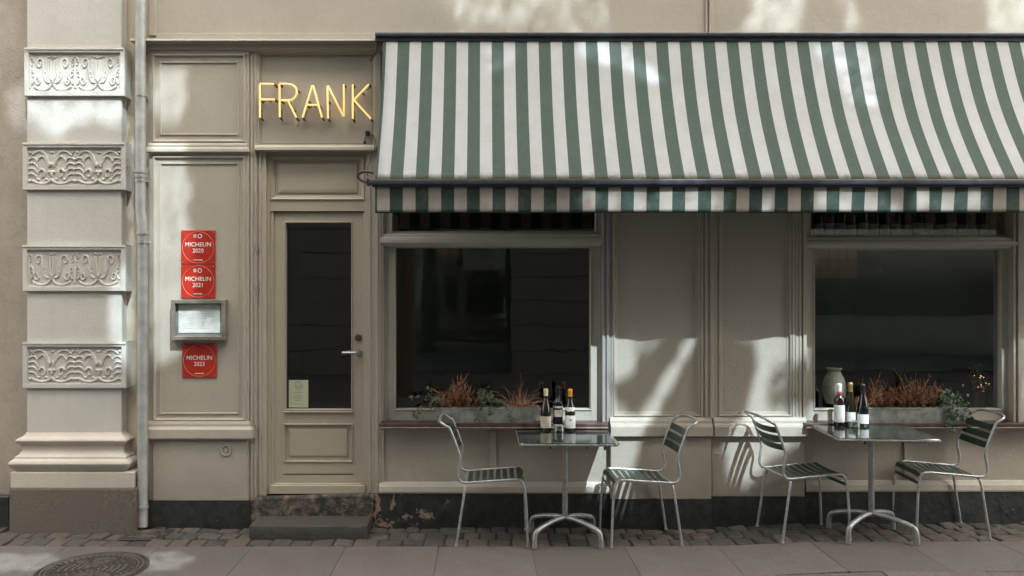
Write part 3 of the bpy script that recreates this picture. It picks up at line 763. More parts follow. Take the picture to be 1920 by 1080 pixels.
# ------------------------------------------------------------------ downpipe
dq = .10; T = thing('downpipe', 'grey metal rain downpipe with a kink beside the cream pilaster', 'downpipe', (fx(266, dq), -dq, 0))
xa, xb = fx(263.5, dq), fx(267.5, dq); mb = MB(); rr = .0365
mb.tube([(xa, -dq, 9), (xa, -dq, fz(392, dq)), (xa+.002, -dq, fz(398, dq)), (xb-.001, -dq, fz(425, dq)), (xb, -dq, fz(432, dq)), (xb, -dq, .06), (xb+.0, -dq-.004, .03)], rr, 20)
mb.build('pipe', M['pipe'], T, True)
for X, py in ((xa, 322), (xa, 330), (xb, 437), (xb, 950)):
    mb = MB(); mb.tube([(X, -dq, fz(py+2.5, dq)), (X, -dq, fz(py-2.5, dq))], rr+.006, 20); mb.build('collar', M['pipe'], T, True)
for py in (340, 455, 180):
    mb = MB(); X = xa if py < 400 else xb; mb.tube([(X, -dq, fz(py+1.5, dq)), (X, -dq, fz(py-1.5, dq))], rr+.004, 20); mb.box(X-.008, X+.008, -dq, .01, fz(py+1.5, dq), fz(py-1.5, dq))
    mb.box(X+rr, X+rr+.02, -dq-.006, -dq+.006, fz(py+2, dq), fz(py-2, dq), .002); mb.build('bracket', M['galv'], T, True)
T = thing('wire', 'thin loose wire hanging against the wall left of the downpipe', 'wire', (fx(248), -.01, fz(255)))
mb = MB(); mb.tube([(fx(252), -.03, fz(225)), (fx(246), -.02, fz(240)), (fx(240), -.01, fz(258))], .003, 5); mb.tube([(fx(252), -.03, fz(228)), (fx(248), -.02, fz(250)), (fx(241), -.01, fz(262))], .003, 5); mb.build('strand', M['cream'], T)

# ------------------------------------------------------------------ awning
T = thing('awning', 'green and white striped awning with dark grey bars over the windows', 'awning', (fx(718, .12), -.12, 2.3))
ax0, ax1 = -.733, 5.2
zt_, dt_ = 3.62, .12; zb_, db_ = 2.512, .635
mb = MB(); rows = []; NX = 90
for i in range(25):
    t = i/24; sag = math.sin(math.pi*t)*.055
    row = []
    for j in range(NX+1):
        x = ax0 + (ax1-ax0)*j/NX
        rp = noise.noise(Vector((x*1.6, t*2.2, 3)))*.011*math.sin(math.pi*t)
        row.append((x + .012*t, -(dt_+(db_-dt_)*t - sag*.92 - rp), zt_+(zb_-zt_)*t - sag*.45))
    rows.append(row)
mb.grid(rows); o = mb.build('canopy', M['canvas'], T, True, crease=80)
sm = o.modifiers.new('thick', 'SOLIDIFY'); sm.thickness = .0012; sm.offset = 1
mb = MB(); rows = []; NX = 480
for t in (0, .15, .3, .5, .7, .85, 1):
    row = []
    for j in range(NX+1):
        x = ax0-.0 + (ax1-ax0)*j/NX
        wv = math.sin(x*9+1)*.006 + math.sin(x*21.7)*.004 + noise.noise(Vector((x*5, 0, 0)))*.012
        z = 2.472 - t*(.180 + noise.noise(Vector((x*2.2, 5, 0)))*.005)
        row.append((x + .012, -(.640 + wv*t - .01*t), z))
    rows.append(row)
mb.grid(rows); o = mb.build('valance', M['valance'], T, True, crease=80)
sm = o.modifiers.new('thick', 'SOLIDIFY'); sm.thickness = .0012
mb = MB(); a = fx(703, .14)
mb.box(a, ax1+.1, -.155, 0.0, 3.618+.012, 3.660, .008, 2); mb.box(a, ax1+.1, -.135, -.02, 3.60, 3.6298, .003); mb.build('cassette', M['dkbar'], T, True)
mb = MB(); a = fx(689, .66)
mb.box(a, ax1+.1, -.672, -.628, 2.476, 2.514, .007, 2); mb.box(a+.03, ax1+.1, -.655, -.625, 2.463, 2.4755, .002); mb.build('front_bar', M['dkbar'], T, True)
mb = MB(); mb.box(a-.004, a+.012, -.676, -.624, 2.47, 2.518, .003); mb.build('end_cap', M['black'], T)
for X in (ax0+.05, 1.8, 4.6):        # folding arms under the canvas
    mb = MB(); mb.tube([(X, -.05, 2.45), (X, -.63, 2.49)], .014, 8); mb.box(X-.03, X+.03, -.06, -.02, 2.36, 2.52, .004); mb.build('arm', M['dkbar'], T, True)
mb = MB()
q = lambda px, py, d: (fx(px, d), -d, fz(py, d))
mb.tube([q(700, 324, .6), q(690, 322, .62), q(680, 322, .63), q(672, 326, .63), q(671, 332, .63), q(676, 338, .63), q(686, 342, .63), q(692, 341, .64)], .0085, 8)
mb.build('crank_loop', M['black'], T, True)
mb = MB(); mb.tube([q(694, 115, .02), q(706, 98, .10)], .004, 6); mb.tube([q(706, 98, .10), q(708, 78, .11)], .004, 6); mb.build('stay_rod', M['black'], T)
T = thing('power_cable', 'black socket and cable dangling between the sign and the awning', 'cable', q(690, 255, 0))
mb = MB(); mb.box(fx(686), fx(694), -.045, .0, fz(256), fz(247), .006); mb.tube([q(684, 268, .03), q(684, 262, .03), q(687, 252, .045)], .004, 6)
mb.tube([q(684, 270, .03), q(684, 265, .03)], .010, 8); mb.build('socket', M['black'], T, True)
mb = MB(); mb.tube([q(692, 252, .05), q(700, 254, .05), q(704, 264, .05), q(702, 280, .08), q(694, 296, .12), q(690, 310, .2), q(689, 330, .35)], .0035, 6); mb.build('cord', M['black'], T, True)

# ------------------------------------------------------------------ neon sign
T = thing('neon_sign', 'glowing pale yellow neon lettering on the panel above the door', 'sign', (fx(590), -.05, fz(225)))
L = lambda a, b, dd=.065: (fx(440+a/2.7, dd), -dd, fz(60+b/2.7, dd))
bowl = [L(227, 262), L(262, 262), L(288, 266), L(305, 277), L(314, 294), L(314, 312), L(306, 330), L(292, 342), L(270, 347), L(235, 346)]
letters = [[[L(128, 434), L(128, 262), L(200, 264)], [L(128, 342), L(204, 342)]],
    [[L(228, 432), L(227, 262)] , bowl, [L(272, 352), L(312, 434)]],
    [[L(343, 434), L(395, 264), L(442, 433)], [L(368, 370), L(424, 370)]],
    [[L(472, 438), L(469, 266), L(553, 432), L(552, 263)]],
    [[L(598, 440), L(598, 264)], [L(680, 264), L(604, 345), L(690, 440)]]]
def densify(pts):
    o = []
    for a, b in zip(pts, pts[1:]):
        a, b = Vector(a), Vector(b); o += [a.lerp(b, .04), a.lerp(b, .5), a.lerp(b, .96)]
    return [Vector(pts[0])] + o + [Vector(pts[-1])]
for st_ in letters:
    mb = MB()
    for s_ in st_: mb.tube(densify(s_) if len(s_) < 6 else s_, .0072, 8)
    lo = mb.build('letter', M['neon'], T, True, crease=60)
    mb = MB()
    for s_ in st_:
        for p in (s_[0], s_[-1]):
            p = Vector(p); mb.tube([p, p + Vector((.004, .065, -.006))], .009, 6); 
        m_ = (Vector(s_[0]) + Vector(s_[1]))/2 if len(s_) < 6 else Vector(s_[4]); mb.tube([m_ + Vector((.004, .006, 0)), m_ + Vector((.008, .07, 0))], .007, 6)
        if len(s_) < 6:
            a_, b_ = Vector(s_[0]), Vector(s_[1]); off = Vector((.010, .028, -.006)); mb.tube([a_.lerp(b_, .0)+off, a_.lerp(b_, .28)+off], .0045, 6)
    mb.build_each('tube_support', M['brass'], lo)

# ------------------------------------------------------------------ plaques, menu box, notice
def plaque(px0, py0, px1, py1, year, label, top=True):
    d0 = .028; x0, x1, zb, zt = fx(px0, d0), fx(px1, d0), fz(py1, d0), fz(py0, d0); cx = (x0+x1)/2; w_ = x1-x0
    T = thing('plaque', label, 'plaque', (cx, -.03, zb), 'square red plaques on the left panel')
    mb = MB(); mb.box(x0, x1, -.034, -.024, zb, zt, .002); mb.build('plate', M['red'], T)
    mb = MB(); yy = -.0346
    textmesh(mb, 'MICHELIN', .044, (cx, yy, zt - w_*.47), .0003, sx=1.0)
    mb.build('lettering', M['white'], T); mb = MB()
    textmesh(mb, year, .044, (cx, yy, zt - w_*.65), .0001, sx=.95)
    mb.build('lettering', M['white'], T); mb = MB()
    mb.box(cx-.034, cx+.034, yy, yy+.0006, zb+w_*.115, zb+w_*.135)
    if top:
        mb.tube([(cx+.012+.014*math.cos(k*math.pi/8), yy, zt-w_*.17+.014*math.sin(k*math.pi/8)) for k in range(17)], .0028, 5)
        for k in (-.034, -.026, -.018): mb.box(cx+k, cx+k+.0045, yy, yy+.0006, zt-w_*.17-.012, zt-w_*.17+.014)
        mb.box(cx-.034, cx-.0135, yy, yy+.0006, zt-w_*.17-.004, zt-w_*.17+.001)
    mb.build('emblem', M['white'], T)
    mb = MB(); rr = w_*.46; cz = (zb+zt)/2
    mb.tube([(cx+rr*math.cos(k*math.pi/24), -.0338, cz+rr*math.sin(k*math.pi/24)) for k in range(49)], .0013, 4); mb.build('ring', M['pink'], T)
    mb = MB()
    for sx in (x0+.012, x1-.012):
        for sz in (zb+.012, zt-.012): mb.tube([(sx, -.033, sz), (sx, -.0365, sz)], .0055, 8)
    mb.build('screw', M['steel'], T)
plaque(340, 432, 404, 495.5, '2020', 'topmost red square plaque with white lettering, dated 2020')
plaque(340, 496.5, 404, 559, '2021', 'red square plaque dated 2021, directly above the menu box')
plaque(342, 644, 406.5, 708, '2023', 'red square plaque dated 2023, below the menu box', False)
db = .085; x0, x1, zb, zt = fx(320, db), fx(422, db), fz(638, db), fz(562, db)
T = thing('menu_box', 'grey bronze framed menu box with white paper on the left panel', 'menu box', ((x0+x1)/2, -.03, zb))
mb = MB(); mb.rings(x0, x1, zb, zt, [(0, .028), (0, db-.003), (.003, db), (.026, db), (.029, db-.003), (.030, db-.022)], False)
mb.build('frame', M['boxwood'], T)
mb = MB(); mb.box(x0+.002, x1-.002, -.04, -.028, zb+.002, zt-.002); mb.build('back_panel', M['greytrim'], T)
mb = MB(); pp = fx(334, .05), fx(412, .05), fz(624, .05), fz(571, .05); mb.box(pp[0], pp[1], -.044, -.0405, pp[2], pp[3]); mb.build('menu_paper', M['paper'], T)
mb = MB(); random.seed(3)
for col_ in range(2):
    for r_ in range(13):
        if random.random() < .2: continue
        ww = random.uniform(.35, 1)*.10; X = pp[0]+.03+col_*.14; mb.box(X, X+ww, -.0446, -.044, pp[3]-.03-r_*.0125, pp[3]-.027-r_*.0125)
mb.build('menu_text', M['ink'], T)
mb = MB(); mb.box(x0+.028, x1-.028, -.063, -.060, zb+.028, zt-.028); mb.build('glass_cover', M['cover'], T)
# notice behind the door glass
dn = -.064; x0, x1, zb, zt = fx(541.5, dn), fx(578, dn), fz(764, dn), fz(712.5, dn)
T = thing('inspection_notice', 'small pale green smiley notice stuck in the lower corner of the door glass', 'notice', ((x0+x1)/2, -dn, zb))
mb = MB(); mb.box(x0, x1, -dn-.001, -dn, zb, zt); mb.build('sheet', M['notice'], T)
mb = MB(); cx, cz = (x0+x1)/2, zt-.038; Y = -dn-.0015
mb.tube([(cx+.026*math.cos(k*math.pi/12), Y, cz+.026*math.sin(k*math.pi/12)) for k in range(25)], .0016, 4)
mb.tube([(cx+.015*math.cos(math.pi+k*math.pi/10), Y, cz-.001+.015*math.sin(math.pi+k*math.pi/10)) for k in range(11)], .0016, 4)
for s_ in (-.009, .009): mb.box(cx+s_-.002, cx+s_+.002, Y-.0005, Y+.0005, cz+.005, cz+.012)
for r_, ww in enumerate((.05, .09, .02, .07, .1, .085, .05, .0, .11)):
    if ww: mb.box(cx-ww/2, cx+ww/2*.6, Y, Y+.0005, zt-.082-r_*.0125, zt-.0795-r_*.0125)
mb.build('printing', M['inkgreen'], T)

# ------------------------------------------------------------------ street things
mb = MB(); mb.box(fx(466, .3), fx(688, .3), -.30, -.036, -.03, .093, .012, 3)
bmesh.ops.subdivide_edges(mb.bm, edges=[e for e in mb.bm.edges if e.calc_length() > .1], cuts=12, use_grid_fill=True)
mb.jitter(.006, 7)
o = mb.build('doorstep', M['step'], origin=(fx(577), -.15, 0), smooth=True, crease=35); tag(o, 'worn dark stone step in front of the glazed door', 'step')
def manhole():
    cx, d = -2.477, .92; r = .31
    T = thing('manhole_cover', 'round cast iron manhole cover patterned with rings, set in the pavement', 'manhole cover', (cx, -d, 0))
    mb = MB(); mb.lathe([(r+.025, .0), (r+.025, .004), (r+.008, .006), (r+.006, .001), (r, .001)], (cx, -d, 0), 64); mb.build('rim', M['iron'], T, True)
    mb = MB(); mb.lathe([(r-.001, -.01), (r-.001, .004), (.002, .004)], (cx, -d, 0), 64); mb.build('lid', M['iron'], T)
    mb = MB()
    def arcbox(r0, r1, a0, a1, z1=.010):
        n = max(2, int((a1-a0)/.12)); top = []; rows = []
        for rad, z in ((r0, .003), (r0+.002, z1), (r1-.002, z1), (r1, .003)):
            rows.append([(cx+rad*math.cos(a0+(a1-a0)*i/n), -d+rad*math.sin(a0+(a1-a0)*i/n), z) for i in range(n+1)])
        mb.grid(rows)
    arcbox(r-.02, r-.006, 0, 2*math.pi); arcbox(r-.045, r-.034, 0, 2*math.pi)
    for k in range(40): a = k*math.pi/20; arcbox(r-.075, r-.052, a, a+.09)
    for q_ in range(4):
        ac = q_*math.pi/2+math.pi/4*0
        for j in range(5): arcbox(.035+j*.038, .052+j*.038, ac-.55+.04*j, ac+.55-.04*j)
    for q_ in range(4):
        ac = q_*math.pi/2+math.pi/4
        for j in range(4): arcbox(.07+j*.04, .078+j*.04, ac-.2, ac+.2)
    mb.build('raised_pattern', M['ironlite'], T)
manhole()
cx, dd = -2.42, .21; T = thing('drain_cover', 'small dark iron cover sunk in the cobbles by the downpipe', 'drain cover', (cx, -dd, 0))
mb = MB(); mb.box(cx-.17, cx+.15, -dd-.12, -dd+.11, -.01, .009, .004); mb.build('plate', M['iron'], T)
mb = MB()
for k in range(3):
    rr = .03+k*.028; mb.tube([(cx-.01+rr*1.25*math.cos(a*math.pi/10), -dd+rr*math.sin(a*math.pi/10), .010) for a in range(21)], .004, 5)
for a in range(8): mb.tube([(cx-.01+.115*math.cos(a*math.pi/4), -dd+.09*math.sin(a*math.pi/4), .010), (cx-.01+.14*math.cos(a*math.pi/4), -dd+.105*math.sin(a*math.pi/4), .010)], .004, 5)
mb.build('raised_pattern', M['ironlite'], T)

# ------------------------------------------------------------------ chairs
def smoothpath(pts, it=2):
    pts = [Vector(p) for p in pts]
    for _ in range(it):
        o = [pts[0]]
        for a, b in zip(pts, pts[1:]): o += [a.lerp(b, .25), a.lerp(b, .75)]
        o.append(pts[-1]); pts = o
    return pts
def make_chair():
    T = thing('chair', 'x', 'chair', (0, 0, 0), 'tubular steel garden chairs with green slats')
    r = .0090; hw = .185; SH = .432
    back = [(.33, SH+.030), (.10, SH+.014), (.0, SH+.004), (-.040, SH+.012), (-.058, SH+.05), (-.045, SH+.125), (-.035, SH+.17), (-.060, SH+.25), (-.108, SH+.375), (-.125, SH+.395), (-.178, SH+.425)]
    pl = smoothpath([(x, hw, z) for x, z in back[:-1]], 2)
    # the top hoop
    top = smoothpath([(-.112, hw, SH+.382), (-.17, hw*.98, SH+.418), (-.188, hw*.70, SH+.43), (-.190, 0, SH+.434), (-.188, -hw*.70, SH+.43), (-.17, -hw*.98, SH+.418), (-.112, -hw, SH+.382)], 3)
    pr = [Vector((p.x, -p.y, p.z)) for p in pl][::-1]
    mb = MB(); mb.tube(pl[:-1] + top + pr[1:], r, 10); 
    mb.tube([(-.0, hw, SH-.002), (-.0, -hw, SH-.002)], .007, 8)
    mb.build('frame', M['galv'], T, True, crease=70)
    for s_ in (1, -1):
        mb = MB(); mb.tube(smoothpath([(.32, s_*hw, SH+.029), (.385, s_*hw, SH+.030), (.408, s_*hw, SH-.03), (.420, s_*(hw+.005), SH-.2), (.428, s_*(hw+.008), .006)], 3), r, 10)
        mb.tube([(.428, s_*(hw+.008), .012), (.4285, s_*(hw+.008), 0)], .0125, 10); mb.build('leg', M['galv'], T, True, crease=70)
        mb = MB(); mb.tube(smoothpath([(-.0, s_*(hw-.02), SH-.004), (-.004, s_*(hw+.004), SH-.02), (-.022, s_*(hw+.006), SH-.13), (-.066, s_*(hw+.010), .006)], 2), r, 10)
        mb.tube([(-.066, s_*(hw+.01), .012), (-.067, s_*(hw+.01), 0)], .0125, 10); mb.build('leg', M['galv'], T, True, crease=70)
    # slats
    def slat(mb, p, tang, wd, sagv, n=8):
        p, tang = Vector(p), Vector(tang).normalized(); nn = Vector((-tang.z, 0, tang.x)); rows = []
        for i in range(n+1):
            y = -hw + 2*hw*i/n; sg = sagv*(1-(y/hw)**2); c_ = p - nn*sg; c_.y = y
            a, b = c_ - tang*wd/2, c_ + tang*wd/2
            rows.append([a+nn*.0015, b+nn*.0015, b-nn*.0015, a-nn*.0015])
        mb.grid(rows, True)
        for rr in (rows[0], rows[-1]): mb.face(rr)
    mb = MB()
    for i in range(8):
        t = i/7; x = .025 + t*.345; slat(mb, (x, 0, SH+.006+.028*min(1, t*1.05)), (1, 0, .06), .030, .016)
    slat(mb, (.402, 0, SH+.012), (.35, 0, -1), .030, .010); slat(mb, (.411, 0, SH-.045), (.1, 0, -1), .022, .004)
    mb.build('seat', M['slat'], T, True, crease=30)
    mb = MB()
    for z, x in ((.345, -.098), (.285, -.075), (.225, -.052)):
        slat(mb, (x, 0, SH+z), (-.36, 0, 1), .045, -.024)
    mb.build('backrest', M['slat'], T, True, crease=30)
    return T
chair = make_chair()
CH = [(-.112, .280, 0, -1.0, 'green slatted steel chair left of the table by the door, facing right'),
      (1.300, .285, 0, 183.5, 'steel chair right of the nearer-to-door table, casting stripes on the sunlit plinth'),
      (2.112, .285, 0, 6.0, 'steel chair with curved backrest throwing its shadow on the beige apron'),
      (3.475, .240, 0, 176, 'rightmost steel chair, under the trailing ivy of the right planter')]
for i, (x, d_, z, a, lab) in enumerate(CH):
    o = chair if i == 0 else copy_tree(chair)
    o.location = (x, -d_, gz(x) + .002); o.rotation_euler = (0, 0, R(a)); o['label'] = lab

# ------------------------------------------------------------------ tables
def make_table():
    T = thing('cafe_table', 'x', 'table', (0, 0, 0), 'square green topped pedestal tables')
    hw, hd, h = .335, .305, .745
    mb = MB(); rows = []
    def outline(e, z):
        o = []
        for (sx, sy, a0) in ((1, 1, 0), (-1, 1, 90), (-1, -1, 180), (1, -1, 270)):
            for k in range(6):
                a = R(a0 + 18*k); o.append((sx*(hw-.03-0) + (.03+e)*math.cos(a), sy*(hd-.03) + (.03+e)*math.sin(a), z))
        return o
    vs = mb.grid([outline(-.02, h-.022), outline(-.003, h-.022), outline(0, h-.018), outline(0, h-.004), outline(-.003, h)], True)
    mb.bm.faces.new(vs[-1]); mb.bm.faces.new(vs[0][::-1]); mb.build('tabletop', M['top'], T, True, crease=30)
    mb = MB(); vs = mb.grid([outline(.0005, h-.019), outline(.0035, h-.017), outline(.0035, h-.009), outline(.0005, h-.007)], True); mb.build('rim', M['zinc'], T, True)
    mb = MB(); mb.tube([(0, 0, .15), (0, 0, h-.022)], .0195, 16); mb.build('column', M['galvdark'], T, True)
    mb = MB(); mb.box(-.11, .11, -.09, .09, h-.032, h-.0225, .002); 
    for sx in (-.12, .13): mb.box(sx-.004, sx+.004, -.20, -.19, h-.058, h-.022); 
    mb.build('mounting_plate', M['black'], T)
    for (sx, sy) in ((-1, -1), (1, -1), (-1, 1), (1, 1)):
        mb = MB(); mb.tube(smoothpath([(0, 0, .160), (sx*.06, sy*.045, .165), (sx*.175, sy*.14, .135), (sx*.222, sy*.18, .11), (sx*.228, sy*.185, .05), (sx*.229, sy*.186, .002)], 3), [.019]*34 if False else .0175, 12)
        mb.build('leg', M['galvdark'], T, True, crease=60)
    return T
tbl = make_table()
tbl.location = (.583, -.335, .002); tbl['label'] = 'dark green square table nearest the door, two white wines and a black bottle on it'
t2 = copy_tree(tbl); t2.location = (2.745, -.350, gz(2.75) + .002); t2.rotation_euler = (0, 0, R(-4)); t2['label'] = 'dark green square table before the right window, a red capsule bottle on it'

# ------------------------------------------------------------------ bottles and ashtrays
def bottle(name, label, x, d, zb, kind, glass, cap, lab, l0, l1, cap0=.0, extra=None, H=.302, group=None, tiny=False):
    T = thing(name, label, 'bottle', (x, -d, zb), group)
    r = .0385
    if kind == 'burgundy': prof = [(.02, .004), (.034, 0), (r, .006), (r, .125), (.036, .15), (.028, .185), (.019, .215), (.0155, .235), (.0148, H-.02), (.0165, H-.018), (.0165, H-.006), (.013, H)]
    else: prof = [(.02, .004), (.034, 0), (r*.96, .006), (r*.96, .185), (.034, .203), (.022, .217), (.0155, .228), (.0145, H-.02), (.0162, H-.018), (.0162, H-.006), (.013, H)]
    mb = MB(); mb.lathe(prof, (x, -d, zb), 24 if not tiny else 12); mb.build('glass_body', M[glass], T, True, crease=50)
    rl = r + .0007 if kind == 'burgundy' else r*.96 + .0007
    mb = MB(); n = 18; rows = []
    for z in (zb+l0, zb+l1): rows.append([(x + rl*math.sin(a), -d - rl*math.cos(a), z) for a in [R(-95+190*k/n) for k in range(n+1)]])
    mb.grid(rows); lo = mb.build('label', M[lab], T, True)
    if cap:
        mb = MB(); c0 = H - .062 + cap0; mb.lathe([(.0160, c0), (.0158, H-.022), (.0175, H-.018), (.0175, H-.005), (.0135, H+.001), (.003, H+.0012)], (x, -d, zb), 16)
        mb.build('capsule', M[cap], T, True, crease=50)
    if extra: extra(T, lo, x, d, zb, rl)
    return T
def marks(kind):
    def f(T, lo, x, d, zb, rl):
        mb = MB(); R_ = rl + .0006
        if kind == 'cream':
            textmesh(mb, 'B', .018, (x, -d, zb+.080), curve_r=R_); 
            for z, ww in ((.070, .05), (.058, .035), (.050, .04), (.035, .03)):
                rows = [[(x+R_*math.sin(a), -d-R_*math.cos(a), zb+z+k) for a in [(-ww/2+ww*i/6)/R_ for i in range(7)]] for k in (0, .002)]; mb.grid(rows)
            mb.build('print', M['inkgreen'], lo)
        elif kind == 'white':
            textmesh(mb, 'v&r', .020, (x, -d, zb+.075), curve_r=R_); mb.build('print', M['capb'], lo)
            m2 = MB(); rr = .0375; rows = [[(x+rr*(.98-k*1.9)*math.sin(a), -d-rr*(.98-k*1.9)*math.cos(a), zb+.150+k-(.012*math.cos(a*1.5) if j == 0 else 0)) for a in [R(-70+140*i/12) for i in range(13)]] for j, k in ((0, 0.), (1, .022))]
            m2.grid(rows); m2.build('neck_label', M['labelw'], T, True)
        elif kind == 'band':
            textmesh(mb, 'DOMAINE', .021, (x, -d, zb+.158), .0008, curve_r=R_); mb.build('print', M['labelw'], T)
            m2 = MB(); 
            for z, ww in ((.135, .04), (.128, .03), (.118, .044)):
                rows = [[(x+R_*math.sin(a), -d-R_*math.cos(a), zb+z+k) for a in [(-ww/2+ww*i/6)/R_ for i in range(7)]] for k in (0, .002)]; m2.grid(rows)
            m2.build('print', M['inkgreen'], lo)
        elif kind == 'redband':
            m2 = MB(); m2.lathe([(.0164, .236), (.0166, .2365), (.0166, .252), (.0164, .2525)], (x, -d, zb), 16); m2.build('capsule_band', M['capr'], T, True)
        elif kind == 'plain':
            for z, ww in ((.06, .045), (.05, .03), (.04, .04)):
                rows = [[(x+R_*math.sin(a), -d-R_*math.cos(a), zb+z+k) for a in [(-ww/2+ww*i/6)/R_ for i in range(7)]] for k in (0, .0012)]; mb.grid(rows)
            mb.build('print', M['ink'], lo)
    return f
zt1 = .7475; zt2 = .7475 + gz(2.75)
def bx(px, d): return fx(px, d)
bottle('wine_bottle', 'green wine bottle with cream label and cream foil, left on the table nearest the door', bx(1023.5, .13), .13, zt1, 'burgundy', 'glg', 'capc', 'labelc', .020, .105, .012, marks('cream'))
bottle('wine_bottle', 'black wine bottle between two others on the table nearest the door', bx(1046, .08), .08, zt1, 'bordeaux', 'glb', 'capb', 'labelc', .095, .145, 0, marks('band'), .315)
bottle('wine_bottle', 'wine bottle with bright orange foil and white label', bx(1069, .14), .14, zt1, 'burgundy', 'glg', 'capo', 'labelw', .020, .112, .008, marks('white'))
bottle('wine_bottle', 'dark bottle with tall white label and red banded white capsule', bx(1573.5, .14), .14, zt2, 'bordeaux', 'glr', 'labelw', 'labelw', .030, .155, 0, marks('redband'), .308)
bottle('wine_bottle', 'olive wine bottle with gold foil, middle of three before the right window', bx(1594.5, .11), .11, zt2, 'burgundy', 'glg', 'capg', 'labelw', .025, .100, -.005, marks('plain'), .312)
bottle('wine_bottle', 'slim black bottle with cream label and black foil beside the right planter', bx(1618, .15), .15, zt2, 'burgundy', 'glb', 'capb', 'labelw', .022, .090, 0, marks('plain'), .305)
for (px, d, z, lab, k) in ((1048, .20, zt1, 'small clear glass ashtray on the table nearest the door', 1), (1601.5, .21, zt2, 'small clear glass ashtray on the table before the right window', 1)):
    T = thing('ashtray', lab, 'ashtray', (bx(px, d), -d, z))
    mb = MB(); mb.lathe([(.034, 0), (.040, .003), (.041, .046), (.038, .047), (.0365, .045), (.035, .012), (.003, .010)], (bx(px, d), -d, z), 28); mb.build('bowl', M['clear'], T, True, crease=45)
    mb = MB(); mb.lathe([(.0415, .040), (.0425, .042), (.0415, .047), (.038, .0475), (.0375, .044)], (bx(px, d), -d, z), 28); mb.build('rim', M['steel'], T, True)
    mb = MB(); mb.lathe([(.018, .0105), (.02, .011), (.02, .030), (.003, .031)], (bx(px, d)-.004, -d, z), 16); mb.build('candle_stub', M['capc'], T, True)
# row of bottles on the shelf behind the right transom
first = None
zs = shz + .001; ds_ = -.235
for i in range(17):
    px = 1533 + i*20.8 + random.uniform(-1.5, 1.5)
    if first is None:
        first = bottle('wine_bottle', 'pale labelled bottle in the row behind the transom glass of the right window', fx(px, ds_), ds_, zs, 'bordeaux', 'glb', 'capb', 'labelw', .025, .11, group='bottles lined up behind the right transom', tiny=True)
    else:
        cpy = copy_tree(first); cpy.location = (fx(px, ds_), -ds_, zs); s_ = random.uniform(.92, 1.06); cpy.scale = (s_, s_, s_)

# vase behind the glass
vx, vd = fx(1565, -.16), -.17
T = thing('vase', 'cream ceramic vase standing inside at the left of the right window', 'vase', (vx, -vd, .74))
mb = MB(); mb.lathe([(.05, .0), (.062, .004), (.078, .05), (.086, .10), (.084, .15), (.070, .20), (.050, .235), (.044, .25), (.050, .262), (.058, .268), (.056, .274), (.046, .268), (.04, .25)], (vx, -vd, .9), 32); mb.build('vase_body', M['vase'], T, True, crease=60)
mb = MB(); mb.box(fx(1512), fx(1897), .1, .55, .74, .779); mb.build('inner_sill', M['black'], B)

# ------------------------------------------------------------------ planters and plants
def planter(px0, px1, label):
    d0, d1 = -.035, .085; x0, x1 = fx(px0, d1), fx(px1, d1); zb, zt = .790, .905
    T = thing('planter', label, 'planter', ((x0+x1)/2, 0, zb), 'long zinc troughs on the window sills')
    mb = MB(); rows = []
    for e, z in ((-.022, zb), (-.012, zb+.04), (0, zt), (.006, zt), (.006, zt-.008), (.0, zt-.009)):
        pass
    def ring(e, z): return [(x0-e, -d1-e*.4, z), (x1+e, -d1-e*.4, z), (x1+e, -d0+e*.4, z), (x0-e, -d0+e*.4, z)]
    vs = mb.grid([ring(-.026, zb), ring(-.002, zt-.012), ring(.006, zt-.011), ring(.006, zt-.001), ring(-.003, zt), ring(-.006, zt-.02)], True); mb.bm.faces.new(vs[0])
    mb.build('trough', M['zinc'], T)
    mb = MB(); mb.face([(x0+.01, -d1+.004, zt-.022), (x1-.01, -d1+.004, zt-.022), (x1-.01, -d0-.004, zt-.022), (x0+.01, -d0-.004, zt-.022)]); mb.build('soil', M['mortar'], T)
    return (x0, x1, d0, d1, zt)
p1 = planter(814, 1010, 'zinc planter trough on the sill left of the table by the door')
p2 = planter(1626, 1814, 'zinc planter trough on the sill of the right window')
